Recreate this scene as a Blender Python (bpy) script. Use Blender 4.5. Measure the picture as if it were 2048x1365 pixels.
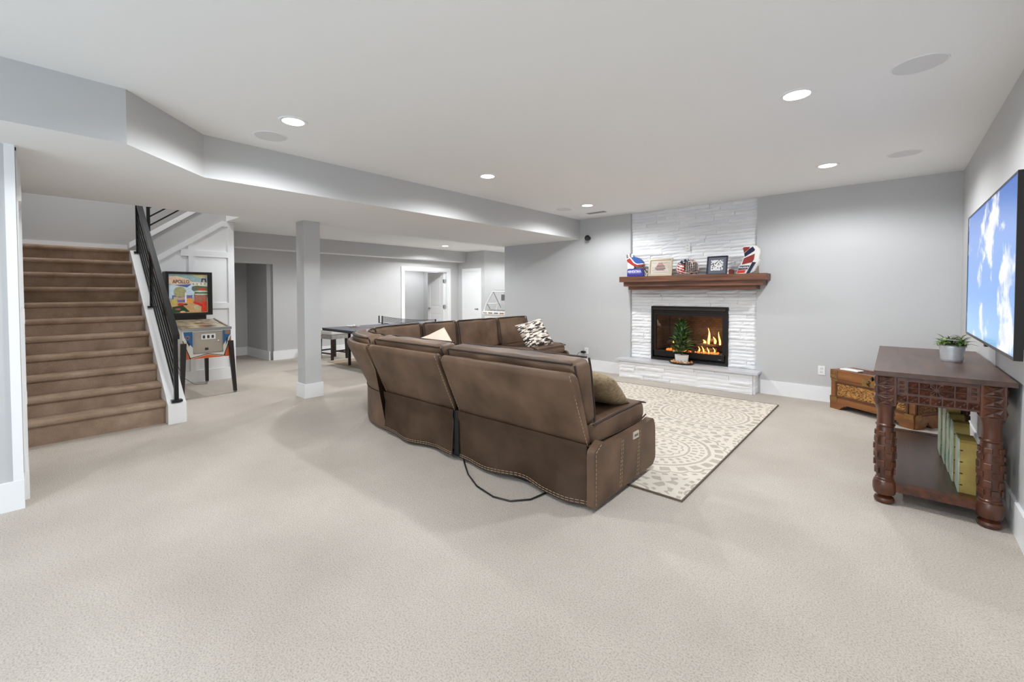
import bpy, bmesh, math, random
from mathutils import Matrix, Vector, noise
random.seed(7)
S = bpy.context.scene
C = S.collection
PI = math.pi
for o in list(bpy.data.objects): bpy.data.objects.remove(o)

# ------------------------------------------------------------------ camera
YAW, PITCH, ROLL = 0.72452, -0.02410, -0.00249
FPX, CXP, CYP, EYE = 870.3, 1015.2, 605.6, 1.4222
def cam_axes():
    f = Vector((-math.sin(YAW)*math.cos(PITCH), math.cos(YAW)*math.cos(PITCH), math.sin(PITCH)))
    r0 = Vector((math.cos(YAW), math.sin(YAW), 0)); u0 = r0.cross(f)
    r = r0*math.cos(ROLL) + u0*math.sin(ROLL); u = r.cross(f)
    return r, u, f
_r, _u, _f = cam_axes()
cd = bpy.data.cameras.new('camera'); cam = bpy.data.objects.new('camera', cd); C.objects.link(cam)
cam.matrix_world = Matrix(((_r.x,_u.x,-_f.x,0),(_r.y,_u.y,-_f.y,0),(_r.z,_u.z,-_f.z,EYE),(0,0,0,1)))
cd.sensor_width = 36; cd.sensor_fit = 'HORIZONTAL'; cd.lens = FPX/2048*36
cd.shift_x = (1024-CXP)/2048; cd.shift_y = (CYP-682.5)/2048
cd.clip_start = 0.02; cd.clip_end = 100
S.camera = cam

# ------------------------------------------------------------------ world, daylight, exposure
w = bpy.data.worlds.new('world'); S.world = w; w.use_nodes = True
bg = w.node_tree.nodes['Background']; bg.inputs[0].default_value = (0.75, 0.86, 1.0, 1); bg.inputs[1].default_value = 1.0
S.view_settings.view_transform = 'Standard'; S.view_settings.look = 'None'
S.view_settings.gamma = 1; S.view_settings.use_curve_mapping = False
S.view_settings.exposure = 0.39
S.cycles.diffuse_bounces = 5; S.cycles.max_bounces = 8; S.cycles.caustics_reflective = False; S.cycles.caustics_refractive = False
S.cycles.use_adaptive_sampling = True; S.cycles.adaptive_threshold = 0.05
CAN_W = 84.0
def area(name, loc, rot, sx, sy, power, col):
    l = bpy.data.lights.new(name, 'AREA'); l.shape = 'RECTANGLE'; l.size = sx; l.size_y = sy; l.energy = power; l.color = col
    o = bpy.data.objects.new(name, l); C.objects.link(o); o.location = loc; o.rotation_euler = rot
    return o
# daylight through the patio door and the window behind the camera
area('daylight_patio', (-2.2,-3.30,1.15), (PI/2,0,0), 2.3, 2.0, 46, (0.62,0.81,1.0))
area('daylight_window', (-0.4,-3.30,1.45), (PI/2,0,0), 1.1, 1.2, 30, (0.78,0.89,1.0))
area('stairwell_lamp_light', (-7.3,1.0,4.75), (0,0,0), 0.5, 0.5, 30, (0.98,0.99,1.0))

# ------------------------------------------------------------------ helpers
def lin(c): 
    def g(v):
        v = v/255.0
        return v/12.92 if v <= 0.04045 else ((v+0.055)/1.055)**2.4
    return (g(c[0]), g(c[1]), g(c[2]), 1)
MATS = {}
def M(name, rgb, rough=0.6, metal=0.0, var=0.0, vscale=6.0, bump=0.0, bscale=60.0, spec=None, rgb2=None, stretch=None, emit=None, trans=None, coat=None, detail=4):
    if name in MATS: return MATS[name]
    m = bpy.data.materials.new(name); m.use_nodes = True; nt = m.node_tree; b = nt.nodes['Principled BSDF']
    b.inputs['Roughness'].default_value = rough; b.inputs['Metallic'].default_value = metal
    if spec is not None: b.inputs['Specular IOR Level'].default_value = spec
    c = lin(rgb); b.inputs['Base Color'].default_value = c
    def coords(sc):
        t = nt.nodes.new('ShaderNodeTexCoord'); out = t.outputs['Object']
        if stretch:
            mp = nt.nodes.new('ShaderNodeMapping'); mp.inputs['Scale'].default_value = stretch
            nt.links.new(out, mp.inputs['Vector']); out = mp.outputs['Vector']
        n = nt.nodes.new('ShaderNodeTexNoise'); n.inputs['Scale'].default_value = sc; n.inputs['Detail'].default_value = detail
        nt.links.new(out, n.inputs['Vector']); return n
    if var or rgb2:
        n = coords(vscale); r = nt.nodes.new('ShaderNodeValToRGB')
        if rgb2: c1, c2 = c, lin(rgb2)
        else:
            c1 = tuple(v*(1-var) for v in c[:3])+(1,); c2 = tuple(min(1,v*(1+var)) for v in c[:3])+(1,)
        r.color_ramp.elements[0].position = 0.3; r.color_ramp.elements[1].position = 0.7
        r.color_ramp.elements[0].color = c1; r.color_ramp.elements[1].color = c2
        nt.links.new(n.outputs['Fac'], r.inputs['Fac']); nt.links.new(r.outputs['Color'], b.inputs['Base Color'])
    if bump:
        n = coords(bscale); bp = nt.nodes.new('ShaderNodeBump'); bp.inputs['Strength'].default_value = bump; bp.inputs['Distance'].default_value = 0.01
        nt.links.new(n.outputs['Fac'], bp.inputs['Height']); nt.links.new(bp.outputs['Normal'], b.inputs['Normal'])
    if emit:
        b.inputs['Emission Color'].default_value = lin(emit[0]); b.inputs['Emission Strength'].default_value = emit[1]
    if trans: b.inputs['Transmission Weight'].default_value = trans
    if coat: b.inputs['Coat Weight'].default_value = coat; b.inputs['Coat Roughness'].default_value = 0.2
    MATS[name] = m; return m
def wood(name, dark, light, axis=0, rough=0.45, scale=9.0, coat=None):
    if name in MATS: return MATS[name]
    st = [9.0,9.0,9.0]; st[axis] = 0.9
    return M(name, dark, rough=rough, rgb2=light, vscale=scale/3, stretch=tuple(st), bump=0.12, bscale=scale, detail=8, coat=coat)

def wm(o):
    m = Matrix.Identity(4)
    while o is not None: m = o.matrix_basis @ m; o = o.parent
    return m
def finish(name, bm, mat, parent=None, smooth=False, bevel=0.0, seg=2, world=False, angle=0.6, subd=0):
    if bevel:
        es = [e for e in bm.edges if len(e.link_faces) == 2 and e.calc_face_angle(0) > 0.4]
        if es: bmesh.ops.bevel(bm, geom=es, offset=bevel, segments=seg, affect='EDGES', profile=0.5, clamp_overlap=True)
    bmesh.ops.recalc_face_normals(bm, faces=bm.faces)
    me = bpy.data.meshes.new(name); bm.to_mesh(me); bm.free()
    mats = mat if isinstance(mat, (list,tuple)) else [mat]
    for m in mats: me.materials.append(m)
    if world and parent is not None: me.transform(wm(parent).inverted())
    if smooth:
        me.polygons.foreach_set('use_smooth', [True]*len(me.polygons))
        if angle: me.set_sharp_from_angle(angle=angle)
    o = bpy.data.objects.new(name, me); C.objects.link(o); o.parent = parent
    if subd:
        md = o.modifiers.new('subd','SUBSURF'); md.levels = subd; md.render_levels = subd
    return o
def thing(name, label, cat, loc=(0,0,0), rz=0.0, group=None, rot=None):
    o = bpy.data.objects.new(name, None); o.empty_display_size = 0.1; C.objects.link(o); o.location = loc; o.rotation_euler = rot or (0,0,rz)
    bpy.context.view_layer.update()
    o['label'] = label; o['category'] = cat
    if group: o['group'] = group
    return o
def tag(o, label, cat, group=None):
    o['label'] = label; o['category'] = cat
    if group: o['group'] = group
    return o
def struct(name, bm, mat, label=None, **k):
    o = finish(name, bm, mat, **k); o['kind'] = 'structure'
    if label: o['label'] = label
    return o
B = bmesh.new
def tv(bm, vs, Mx):
    if Mx is not None: bmesh.ops.transform(bm, matrix=Mx, verts=vs)
    return vs
def box(bm, x0, x1, y0, y1, z0, z1, Mx=None, mi=0):
    vs = [bm.verts.new((x,y,z)) for x in (x0,x1) for y in (y0,y1) for z in (z0,z1)]
    for q in ((0,1,3,2),(4,6,7,5),(0,4,5,1),(2,3,7,6),(0,2,6,4),(1,5,7,3)):
        f = bm.faces.new([vs[i] for i in q]); f.material_index = mi
    return tv(bm, vs, Mx)
def prism(bm, pts, axis, a0, a1, Mx=None, mi=0):
    def P(p, a):
        return (a,p[0],p[1]) if axis == 0 else ((p[0],a,p[1]) if axis == 1 else (p[0],p[1],a))
    A = [bm.verts.new(P(p,a0)) for p in pts]; Bv = [bm.verts.new(P(p,a1)) for p in pts]; n = len(pts)
    fs = [bm.faces.new(A[::-1]), bm.faces.new(Bv)]
    for i in range(n): fs.append(bm.faces.new((A[i],A[(i+1)%n],Bv[(i+1)%n],Bv[i])))
    for f in fs: f.material_index = mi
    return tv(bm, A+Bv, Mx)
def lathe(bm, prof, seg=24, Mx=None, cap=True):
    rings = []
    for r, z in prof:
        rings.append([bm.verts.new((r*math.cos(2*PI*i/seg), r*math.sin(2*PI*i/seg), z)) for i in range(seg)])
    for a, b in zip(rings, rings[1:]):
        for i in range(seg): bm.faces.new((a[i],a[(i+1)%seg],b[(i+1)%seg],b[i]))
    if cap:
        if prof[0][0] > 1e-5: bm.faces.new(rings[0][::-1])
        if prof[-1][0] > 1e-5: bm.faces.new(rings[-1])
    vs = [v for r in rings for v in r]; tv(bm, vs, Mx)
    return vs
def tube(bm, pts, r, seg=8, closed=False, Mx=None, radii=None):
    pts = [Vector(p) for p in pts]; n = len(pts); rings = []
    up = None
    for i, p in enumerate(pts):
        if closed: t = pts[(i+1)%n]-pts[(i-1)%n]
        else: t = pts[min(i+1,n-1)]-pts[max(i-1,0)]
        if t.length < 1e-9: t = Vector((0,0,1))
        t.normalize()
        if up is None:
            up = Vector((0,0,1)) if abs(t.z) < 0.9 else Vector((1,0,0))
        a = t.cross(up)
        if a.length < 1e-6: a = t.cross(Vector((1,0.3,0)))
        a.normalize(); b = a.cross(t).normalized(); up = b
        rr = radii[i] if radii else r
        rings.append([bm.verts.new(p + a*rr*math.cos(2*PI*k/seg) + b*rr*math.sin(2*PI*k/seg)) for k in range(seg)])
    pr = list(zip(rings, rings[1:])) + ([(rings[-1], rings[0])] if closed else [])
    for a, b in pr:
        for k in range(seg): bm.faces.new((a[k],a[(k+1)%seg],b[(k+1)%seg],b[k]))
    if not closed: bm.faces.new(rings[0][::-1]); bm.faces.new(rings[-1])
    vs = [v for q in rings for v in q]; tv(bm, vs, Mx)
    return vs
def rbox(bm, sx, sy, sz, r, n=6, puff=(0,0,0), Mx=None, fn=None):
    """rounded, puffed box centred on the origin"""
    h = (sx/2, sy/2, sz/2); r = min(r, min(h)*0.98)
    def axis_pts(hh):
        inn = hh-r; L = [-hh, -hh+0.3*r, -hh+0.7*r] + [-inn+2*inn*i/n for i in range(n+1)] + [hh-0.7*r, hh-0.3*r, hh]
        return L
    ax = [axis_pts(v) for v in h]; vm = {}
    def vert(p):
        k = (round(p[0],5), round(p[1],5), round(p[2],5))
        if k in vm: return vm[k]
        v = Vector(p); inner = Vector([max(-(h[i]-r), min(h[i]-r, p[i])) for i in range(3)]); d = v-inner
        if d.length > 1e-9: v = inner + d.normalized()*r
        u = [max(0.0, 1-(p[i]/h[i])**2) for i in range(3)]
        for i in range(3):
            if puff[i]:
                j, k2 = (i+1)%3, (i+2)%3
                v[i] += puff[i]*(p[i]/h[i])*u[j]*u[k2]
        if fn: v = fn(v)
        bv = bm.verts.new(v); vm[k] = bv; return bv
    for i in range(3):
        j, k = (i+1)%3, (i+2)%3
        for sgn in (-1,1):
            A, Bq = ax[j], ax[k]
            for a in range(len(A)-1):
                for b in range(len(Bq)-1):
                    q = []
                    for (u_, v_) in ((A[a],Bq[b]),(A[a+1],Bq[b]),(A[a+1],Bq[b+1]),(A[a],Bq[b+1])):
                        p = [0,0,0]; p[i] = sgn*h[i]; p[j] = u_; p[k] = v_; q.append(vert(p))
                    if sgn < 0: q.reverse()
                    try: bm.faces.new(q)
                    except ValueError: pass
    vs = list(vm.values()); tv(bm, vs, Mx); return vs
def T(x,y,z): return Matrix.Translation((x,y,z))
def R(a, ax): return Matrix.Rotation(a, 4, ax)
def text_bm(txt, size, depth=0.002, mi=0, bold=0.0):
    cu = bpy.data.curves.new('t','FONT'); cu.body = txt; cu.size = size; cu.extrude = depth; cu.align_x = 'CENTER'; cu.align_y = 'CENTER'; cu.offset = bold; cu.resolution_u = 3
    o = bpy.data.objects.new('t', cu); C.objects.link(o); bpy.context.view_layer.update()
    dg = bpy.context.evaluated_depsgraph_get(); me = bpy.data.meshes.new_from_object(o.evaluated_get(dg))
    bm = bmesh.new(); bm.from_mesh(me); bpy.data.objects.remove(o); bpy.data.curves.remove(cu); bpy.data.meshes.remove(me)
    bmesh.ops.remove_doubles(bm, verts=bm.verts, dist=1e-5)
    return bm
def disc(bm, r, z=0, seg=24, Mx=None, sx=1, sy=1, t=0.001):
    return prism(bm, [(r*sx*math.cos(2*PI*i/seg), r*sy*math.sin(2*PI*i/seg)) for i in range(seg)], 2, z, z+t, Mx)

# ------------------------------------------------------------------ common materials
wall_m = M('wall_paint', (196,196,196), rough=0.75, var=0.015, vscale=1.5, bump=0.03, bscale=220)
ceil_m = M('ceiling_paint', (244,244,243), rough=0.85, bump=0.02, bscale=180)
trim_m = M('trim_paint', (240,241,242), rough=0.4, bump=0.01, bscale=60)
black_m = M('black_plastic', (18,18,19), rough=0.4)
iron_m = M('black_iron', (30,30,32), rough=0.35, metal=0.3)
steel_m = M('brushed_steel', (190,190,188), rough=0.3, metal=1.0)
white_m = M('white_plastic', (238,238,236), rough=0.35)
# ------------------------------------------------------------------ SETTING
XPP = -8.278; H = 2.74; ZS = 2.3864; ZR = 2.60
YF = 6.891; XT = 0.5645; XSO = -4.3165
carpet_m = M('carpet', (195,185,174), rough=0.97, rgb2=(213,204,193), vscale=1.1, bump=0.9, bscale=150, spec=0.1, detail=10)
def carpet_speckle(m, amt, sc):
    nt = m.node_tree; b = nt.nodes['Principled BSDF']; src = b.inputs['Base Color'].links[0].from_socket
    t = nt.nodes.new('ShaderNodeTexCoord'); n = nt.nodes.new('ShaderNodeTexNoise'); n.inputs['Scale'].default_value = sc; n.inputs['Detail'].default_value = 3
    nt.links.new(t.outputs['Object'], n.inputs['Vector'])
    r = nt.nodes.new('ShaderNodeValToRGB'); r.color_ramp.elements[0].position = 0.30; r.color_ramp.elements[0].color = (1-amt,)*3+(1,); r.color_ramp.elements[1].position = 0.55; r.color_ramp.elements[1].color = (1,1,1,1)
    nt.links.new(n.outputs['Fac'], r.inputs['Fac'])
    mx = nt.nodes.new('ShaderNodeMix'); mx.data_type = 'RGBA'; mx.blend_type = 'MULTIPLY'; mx.inputs[0].default_value = 1
    nt.links.new(src, mx.inputs[6]); nt.links.new(r.outputs['Color'], mx.inputs[7]); nt.links.new(mx.outputs[2], b.inputs['Base Color'])
carpet_speckle(carpet_m, 0.32, 130)
stair_shade_m = M('stair_carpet_shaded', (158,134,113), rough=0.97, rgb2=(188,164,143), vscale=5, bump=0.9, bscale=150, spec=0.1, detail=10)  # floor carpet again, with the shade on the stairs painted in as browner colour
carpet_speckle(stair_shade_m, 0.22, 170)

bm = B(); box(bm, -12.6, 1.0, -3.7, 11.3, -0.12, 0.0); struct('floor', bm, carpet_m, 'cream speckled wall-to-wall carpet')
bm = B(); prism(bm, [(-3.729,-3.7),(0.8,-3.7),(0.8,7.1),(-4.40,7.1),(-4.40,1.0),(-3.80,0.45),(-3.80,-3.7)], 2, H, H+0.12); struct('ceiling', bm, ceil_m, 'flat white ceiling of the sitting area')
# dropped soffit: grey sides, white underside
bm = B(); prism(bm, [(-3.729,-3.6),(-3.729,0.496),(XSO,1.060),(XSO,YF),(-6.25,YF),(-6.25,0.02),(-4.35,0.02),(-4.35,-3.6)], 2, ZS, H+0.1, mi=0)
for f in bm.faces:
    f.normal_update()
    if abs(f.normal.z) > 0.9: f.material_index = 1
struct('ceiling_soffit', bm, [wall_m, ceil_m], 'dropped grey-sided soffit with an angled corner')
bm = B(); box(bm, -9.9, -6.252, 2.452, 11.2, ZR, ZR+0.12); box(bm, XPP, -6.252, 2.33, 2.452, ZR, ZR+0.12); box(bm, -6.25, -6.0, YF+0.02, 11.2, ZR, ZR+0.12); struct('ceiling_rear', bm, ceil_m, 'white ceiling over the games area')

# walls
bm = B(); box(bm, XT, XT+0.14, -3.6, 7.1, 0, H); struct('wall_right', bm, wall_m)
SA, SB = -3.325, -1.432       # stone recess
FA, FB, FZ0, FZ1 = -2.973, -1.806, 0.330, 1.188
bm = B()
box(bm, -6.181, SA, YF, 7.05, 0, H); box(bm, SB, XT, YF, 7.05, 0, H)
box(bm, SA, FA, 7.0, 7.05, 0, H); box(bm, FB, SB, 7.0, 7.05, 0, H); box(bm, FA, FB, 7.0, 7.05, FZ1, H); box(bm, FA, FB, 7.0, 7.05, 0, FZ0)
struct('wall_back', bm, wall_m, 'grey wall around the stone fireplace')
bm = B(); box(bm, -4.45, -4.30, -3.6, 0.0, 0, ZS); struct('wall_left', bm, wall_m, 'grey wall end beside the stairs')
bm = B(); box(bm, -9.42, -4.452, -0.14, 0.015, 0, 5.0); struct('wall_stair_side', bm, wall_m)
bm = B()
box(bm, -4.45, -3.4, -3.62, -3.5, 0, H); box(bm, -1.0, -0.9, -3.62, -3.5, 0, H); box(bm, 0.25, XT, -3.62, -3.5, 0, H)
box(bm, -3.4, -1.0, -3.62, -3.5, 2.12, H); box(bm, -0.9, 0.25, -3.62, -3.5, 2.10, H); box(bm, -0.9, 0.25, -3.62, -3.5, 0, 0.85)
struct('wall_front', bm, wall_m)
glass_m = M('window_glass', (255,255,255), rough=0.02, trans=1.0)
def glazed(name, x0, x1, z0, z1, n):
    bm = B()
    for i in range(n+1):
        x = x0+(x1-x0)*i/n; box(bm, max(x0,x-0.04), min(x1,x+0.04), -3.60, -3.53, z0, z1)
    box(bm, x0, x1, -3.60, -3.53, z0, z0+0.07); box(bm, x0, x1, -3.60, -3.53, z1-0.07, z1)
    o = struct(name, bm, trim_m)
    for i in range(n):
        a = x0+(x1-x0)*i/n+0.035; b = x0+(x1-x0)*(i+1)/n-0.035
        bm = B(); box(bm, a, b, -3.570, -3.562, z0+0.05, z1-0.05); finish('pane', bm, glass_m, o)
    return o
glazed('door_1', -3.4, -1.0, 0.0, 2.12, 2); glazed('window_1', -0.9, 0.25, 0.85, 2.10, 2)
# rear walls
XR = -9.73
bm = B()
box(bm, -9.86, XR, 3.575, 6.845, 0, ZR); box(bm, -9.86, XR, 2.42, 3.575, 2.02, ZR); box(bm, -9.86, XR, 6.845, 8.365, 2.03, ZR); box(bm, -9.86, XR, 8.365, 8.9, 0, ZR)
struct('wall_rear', bm, wall_m, 'grey wall of the games area')
bm = B(); box(bm, -9.86, -8.65, 8.777, 8.9, 0, ZR); struct('wall_rear_side', bm, wall_m)
bm = B(); box(bm, -8.77, -8.65, 8.9, 11.1, 0, ZR); box(bm, -8.77, -6.0, 11.0, 11.15, 0, ZR); box(bm, -6.181, -6.05, 7.05, 11.1, 0, ZR); struct('wall_rear_passage', bm, wall_m)
bm = B(); box(bm, -9.80, -9.39, 2.40, 8.777, 2.305, ZR+0.02); 
for f in bm.faces:
    f.normal_update()
    if f.normal.z < -0.9: f.material_index = 1
struct('trim_1', bm, [wall_m, ceil_m], 'boxed grey ceiling beam along the games wall')
# niche in the rear wall
bm = B(); box(bm, -11.1, -9.86, 3.50, 3.62, 0, 2.4); box(bm, -11.2, -11.06, 2.3, 3.62, 0, 2.4); box(bm, -11.2, -9.80, 2.3, 2.42, 0, 2.4); box(bm, -11.2, -9.80, 2.3, 3.62, 2.3, 2.42)
struct('wall_niche', bm, wall_m)
# room beyond the double doorway
bm = B(); box(bm, -12.5, -12.35, 5.8, 9.6, 0, 2.6); box(bm, -12.5, -9.86, 5.7, 5.8, 0, 2.6); box(bm, -12.5, -9.86, 9.5, 9.6, 0, 2.6); box(bm, -12.5, -9.86, 5.7, 9.6, 2.55, 2.65)
struct('wall_beyond', bm, wall_m)
# stairwell shell above
bm = B()
box(bm, -6.25, -6.15, 0.015, 2.35, H-0.05, 5.0); box(bm, XPP, -6.15, 2.34, 2.45, ZR+0.12, 5.0)
box(bm, -9.42, -9.20, 0.0, 2.32, 0, 5.0); box(bm, -9.42, -9.20, 2.32, 4.6, ZR+0.1, 5.0); box(bm, -9.42, -8.28, 4.5, 4.6, ZR+0.1, 5.0); box(bm, -8.40, -8.28, 2.45, 4.6, ZR+0.1, 5.0)
struct('wall_stairwell', bm, wall_m)
bm = B(); box(bm, -9.42, -6.15, -0.14, 4.6, 5.0, 5.1); struct('ceiling_stairwell', bm, ceil_m)
# grey wall under the upper flight, with white panelling
XP = -8.28
bm = B(); prism(bm, [(1.10,0),(2.42,0),(2.42,3.09),(1.366,2.275),(1.10,2.07)], 0, XP-0.12, XP); struct('wall_under_stairs', bm, wall_m)
bm = B(); box(bm, -9.80, XP-0.12, 2.30, 2.42, 0, ZR); struct('wall_hall', bm, wall_m)
pan = B(); prism(pan, [(1.10,0),(2.43,0),(2.43,2.599),(2.264,2.599),(1.10,1.747)], 0, XP, XP+0.012)
pn = struct('trim_2', pan, trim_m, 'white board panelling under the upper stair flight')
def batten(y0,y1,z0,z1):
    b = B(); box(b, XP+0.012, XP+0.030, y0, y1, z0, z1); finish('batten', b, trim_m, pn, bevel=0.002, seg=1)
batten(2.34,2.43,0.19,2.599)
for z0,z1 in ((0.19,1.17),(1.26,2.00),(2.09,2.165)): batten(1.80,1.87,z0,z1)
batten(1.705,2.34,2.00,2.09); batten(1.12,2.34,1.17,1.26); batten(1.12,2.43,0.0,0.19)
b = B(); prism(b, [(1.10,1.747),(1.10,1.66),(2.264,2.512),(2.34,2.512),(2.34,2.599),(2.264,2.599)], 0, XP+0.012, XP+0.030); finish('batten', b, trim_m, pn)
# stringer of the upper flight
b = B(); prism(b, [(1.10,2.07),(1.366,2.275),(2.42,3.09),(2.42,3.17),(1.366,2.355),(1.10,2.15)], 0, XP-0.13, XP+0.025); struct('trim_3', b, trim_m, 'white sloping stringer cap of the upper flight', bevel=0.004)

# column
CX0, CX1, CY0, CY1 = -6.12, -5.89, 2.555, 2.775
bm = B(); box(bm, CX0, CX1, CY0, CY1, 0, ZS); struct('wall_column', bm, wall_m, 'square grey support column', bevel=0.004)
bm = B(); box(bm, CX0-0.018, CX1+0.018, CY0-0.018, CY1+0.018, 0, 0.19); struct('baseboard_column', bm, trim_m, bevel=0.004)

# baseboards
BBH = 0.19
def bb(name, *segs):
    bm = B()
    for (x0,x1,y0,y1) in segs: box(bm, x0, x1, y0, y1, 0, BBH)
    return struct(name, bm, trim_m, bevel=0.003, seg=1)
t = 0.017
bb('baseboard_back', (-6.181-t,-3.44,YF-t,YF), (-1.37,XT,YF-t,YF), (-6.181-t,-6.181,YF,7.05))
bb('baseboard_right', (XT-t,XT,-3.5,YF-t))
bb('baseboard_left', (-4.30,-4.30+t,-3.5,0.014), (-4.45,-4.30,0.0,0.014))
bb('baseboard_front', (-4.3,-3.42,-3.5,-3.5+t), (-0.98,XT,-3.5,-3.5+t))
bb('baseboard_rear', (XR,XR+t,3.575-t,6.745), (XR,XR+t,8.465,8.777), (-11.06,XR,3.50-t,3.50), (-11.06,-11.06+t,2.42,3.5), (XR,-9.56,8.777-t,8.777), (-8.74,-8.65,8.777-t,8.777))
bb('baseboard_landing', (-9.20,-9.20+t,0.015,0.016))
# landing baseboard sits on the landing
bm = B(); box(bm, -9.20, -9.20+t, 0.015, 1.22, 2.034, 2.185); box(bm, -9.20, -8.0, 0.015, 0.015+t, 2.034, 2.185); prism(bm, [(1.20,2.034),(1.20,2.185),(2.30,3.03),(2.30,2.80)], 0, -9.20, -9.20+t); struct('trim_4', bm, trim_m, 'white baseboard around the stair landing')
bpy.data.objects.remove(bpy.data.objects['baseboard_landing'])

# casings and doors
def casing_y(name, y0, y1, ztop, x):   # opening in an x = const wall, facing +x
    bm = B(); w_ = 0.095
    box(bm, x, x+0.02, y0-w_, y0, 0, ztop+w_); box(bm, x, x+0.02, y1, y1+w_, 0, ztop+w_); box(bm, x, x+0.02, y0, y1, ztop, ztop+w_)
    box(bm, x-0.13, x, y0, y0+0.018, 0, ztop); box(bm, x-0.13, x, y1-0.018, y1, 0, ztop); box(bm, x-0.13, x, y0+0.018, y1-0.018, ztop-0.018, ztop)
    return struct(name, bm, trim_m, bevel=0.003, seg=1)
casing_y('trim_5', 6.845, 8.365, 2.02, XR)
def door_leaf(name, w_, h, M_, hside, label):
    """two-panel slab, local x = width, y = thickness, z up; hside: handle at 0 or w"""
    bm = B(); box(bm, 0, w_, -0.014, 0.014, 0, h, M_)
    o = struct(name, bm, trim_m, label)
    sw = 0.115
    for sgn in (-1,1):
        y0, y1 = (0.014,0.021) if sgn > 0 else (-0.021,-0.014)
        for (a,b_,c,d) in ((0,sw,0,h),(w_-sw,w_,0,h),(sw,w_-sw,0,0.22),(sw,w_-sw,0.78,0.98),(sw,w_-sw,h-0.14,h)):
            b = B(); box(b, a, b_, y0, y1, c, d, M_); finish('rail', b, trim_m, o, bevel=0.003, seg=1)
        for (c,d) in ((0.27,0.73),(1.03,h-0.19)):
            b = B(); box(b, sw+0.05, w_-sw-0.05, y0, y1-0.002 if sgn > 0 else y1, c, d, M_); finish('panel', b, trim_m, o, bevel=0.004, seg=1)
    hx = 0.06 if hside == 0 else w_-0.06; dx = 1 if hside == 0 else -1
    for sgn in (-1,1):
        b = B(); lathe(b, [(0.028,0),(0.028,0.008),(0.012,0.012),(0.012,0.045)], 14, M_ @ T(hx,sgn*0.02,0.93) @ R(-sgn*PI/2,'X'))
        box(b, min(hx,hx+dx*0.11), max(hx,hx+dx*0.11), sgn*0.055-0.008, sgn*0.055+0.008, 0.92, 0.94, M_)
        finish('handle', b, steel_m, o, smooth=True)
    return o
# right leaf of the double doorway swung 90 degrees into the room beyond (hinges at the right jamb)
d2 = door_leaf('door_2', 0.73, 2.0, T(-9.83,8.30,0.01) @ R(PI,'Z'), 1, 'open white two-panel door leaf in the wide doorway')
for z in (0.25,1.0,1.75):
    b = B(); box(b, -9.845, -9.80, 8.272, 8.345, z-0.045, z+0.045); lathe(b, [(0.007,-0.05),(0.007,0.05)], 8, T(-9.80,8.275,z)); finish('hinge', b, steel_m, d2)
# closed door in the side wall, faces -y
bm = B(); X0, X1 = -9.46, -8.84
for (a,b_,c,d) in ((X0-0.09,X0,0,2.11),(X1,X1+0.09,0,2.11),(X0,X1,2.02,2.11)): box(bm, a, b_, 8.757, 8.777, c, d)
struct('trim_6', bm, trim_m, bevel=0.003, seg=1)
door_leaf('door_3', X1-X0, 2.01, T(X0,8.768,0.005) @ Matrix.Diagonal((1,0.35,1,1)), 1, 'closed white two-panel door beside the wide doorway')

# corner board and panelling on the stair side wall
bm = B(); box(bm, -4.30, -4.286, -0.035, 0.012, BBH, ZS); box(bm, -4.45, -4.30, 0.0, 0.012, BBH, ZS); struct('trim_7', bm, trim_m, 'white corner board on the wall end by the stairs')
sp = B(); box(sp, -5.95, -4.45, 0.015, 0.024, 0, ZS); so = struct('trim_8', sp, trim_m, 'white board panelling beside the stairs')
for x in (-4.95,-5.40,-5.85):
    b = B(); box(b, x-0.045, x+0.045, 0.024, 0.040, 0, ZS); finish('batten', b, trim_m, so, bevel=0.002, seg=1)
for z0, z1 in ((0,0.19),(0.66,0.74),(1.215,1.315),(2.05,2.15)):
    b = B(); box(b, -5.95, -4.45, 0.0242, 0.038, z0, z1); finish('rail', b, trim_m, so, bevel=0.002, seg=1)

# ------------------------------------------------------------------ STAIRS
SY0, SY1 = 0.02, 1.062
def nose(k): return (-5.905-0.2075*(k-1), 0.235+0.18*(k-1))     # k = 1..11
st = thing('staircase', 'carpeted staircase, its shade painted in as brown, rising between white panelled walls', 'staircase', (-5.9,0.54,0))
for k in range(1,12):
    x, z = nose(k); zp = 0.0 if k == 1 else nose(k-1)[1]
    xe = nose(k+1)[0] if k < 11 else -9.20
    bm = B(); r = 0.03
    prof = [(x-0.035,zp-0.0),(x-0.035,z-0.055)] + [(x-0.03+r*math.cos(a), z-r+r*math.sin(a)) for a in [-PI/2+PI*i/8 for i in range(9)]] + [(xe-0.06,z),(xe-0.06,zp)]
    prism(bm, prof, 1, SY0, SY1); finish('step' if k < 11 else 'landing', bm, stair_shade_m, st, smooth=True, world=True, angle=0.9)
for k in range(6):
    bm = B(); y = 1.22+0.245*k; box(bm, -9.18, -8.41, y, y+0.29, 2.034+0.185*k, 2.034+0.185*(k+1)); finish('step', bm, stair_shade_m, st, world=True, bevel=0.02)
# knee wall / closed stringer
kz = lambda x: 0.235+0.868*(-5.905-x)
bm = B(); prism(bm, [(-5.82,0),(-5.82,0.215),(-5.86,0.235),(-7.93,kz(-7.93)+0.02),(-7.93,0)], 1, SY1, 1.225); struct('wall_knee', bm, trim_m, 'white sloping knee wall carrying the stair railing', bevel=0.006)
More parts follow.
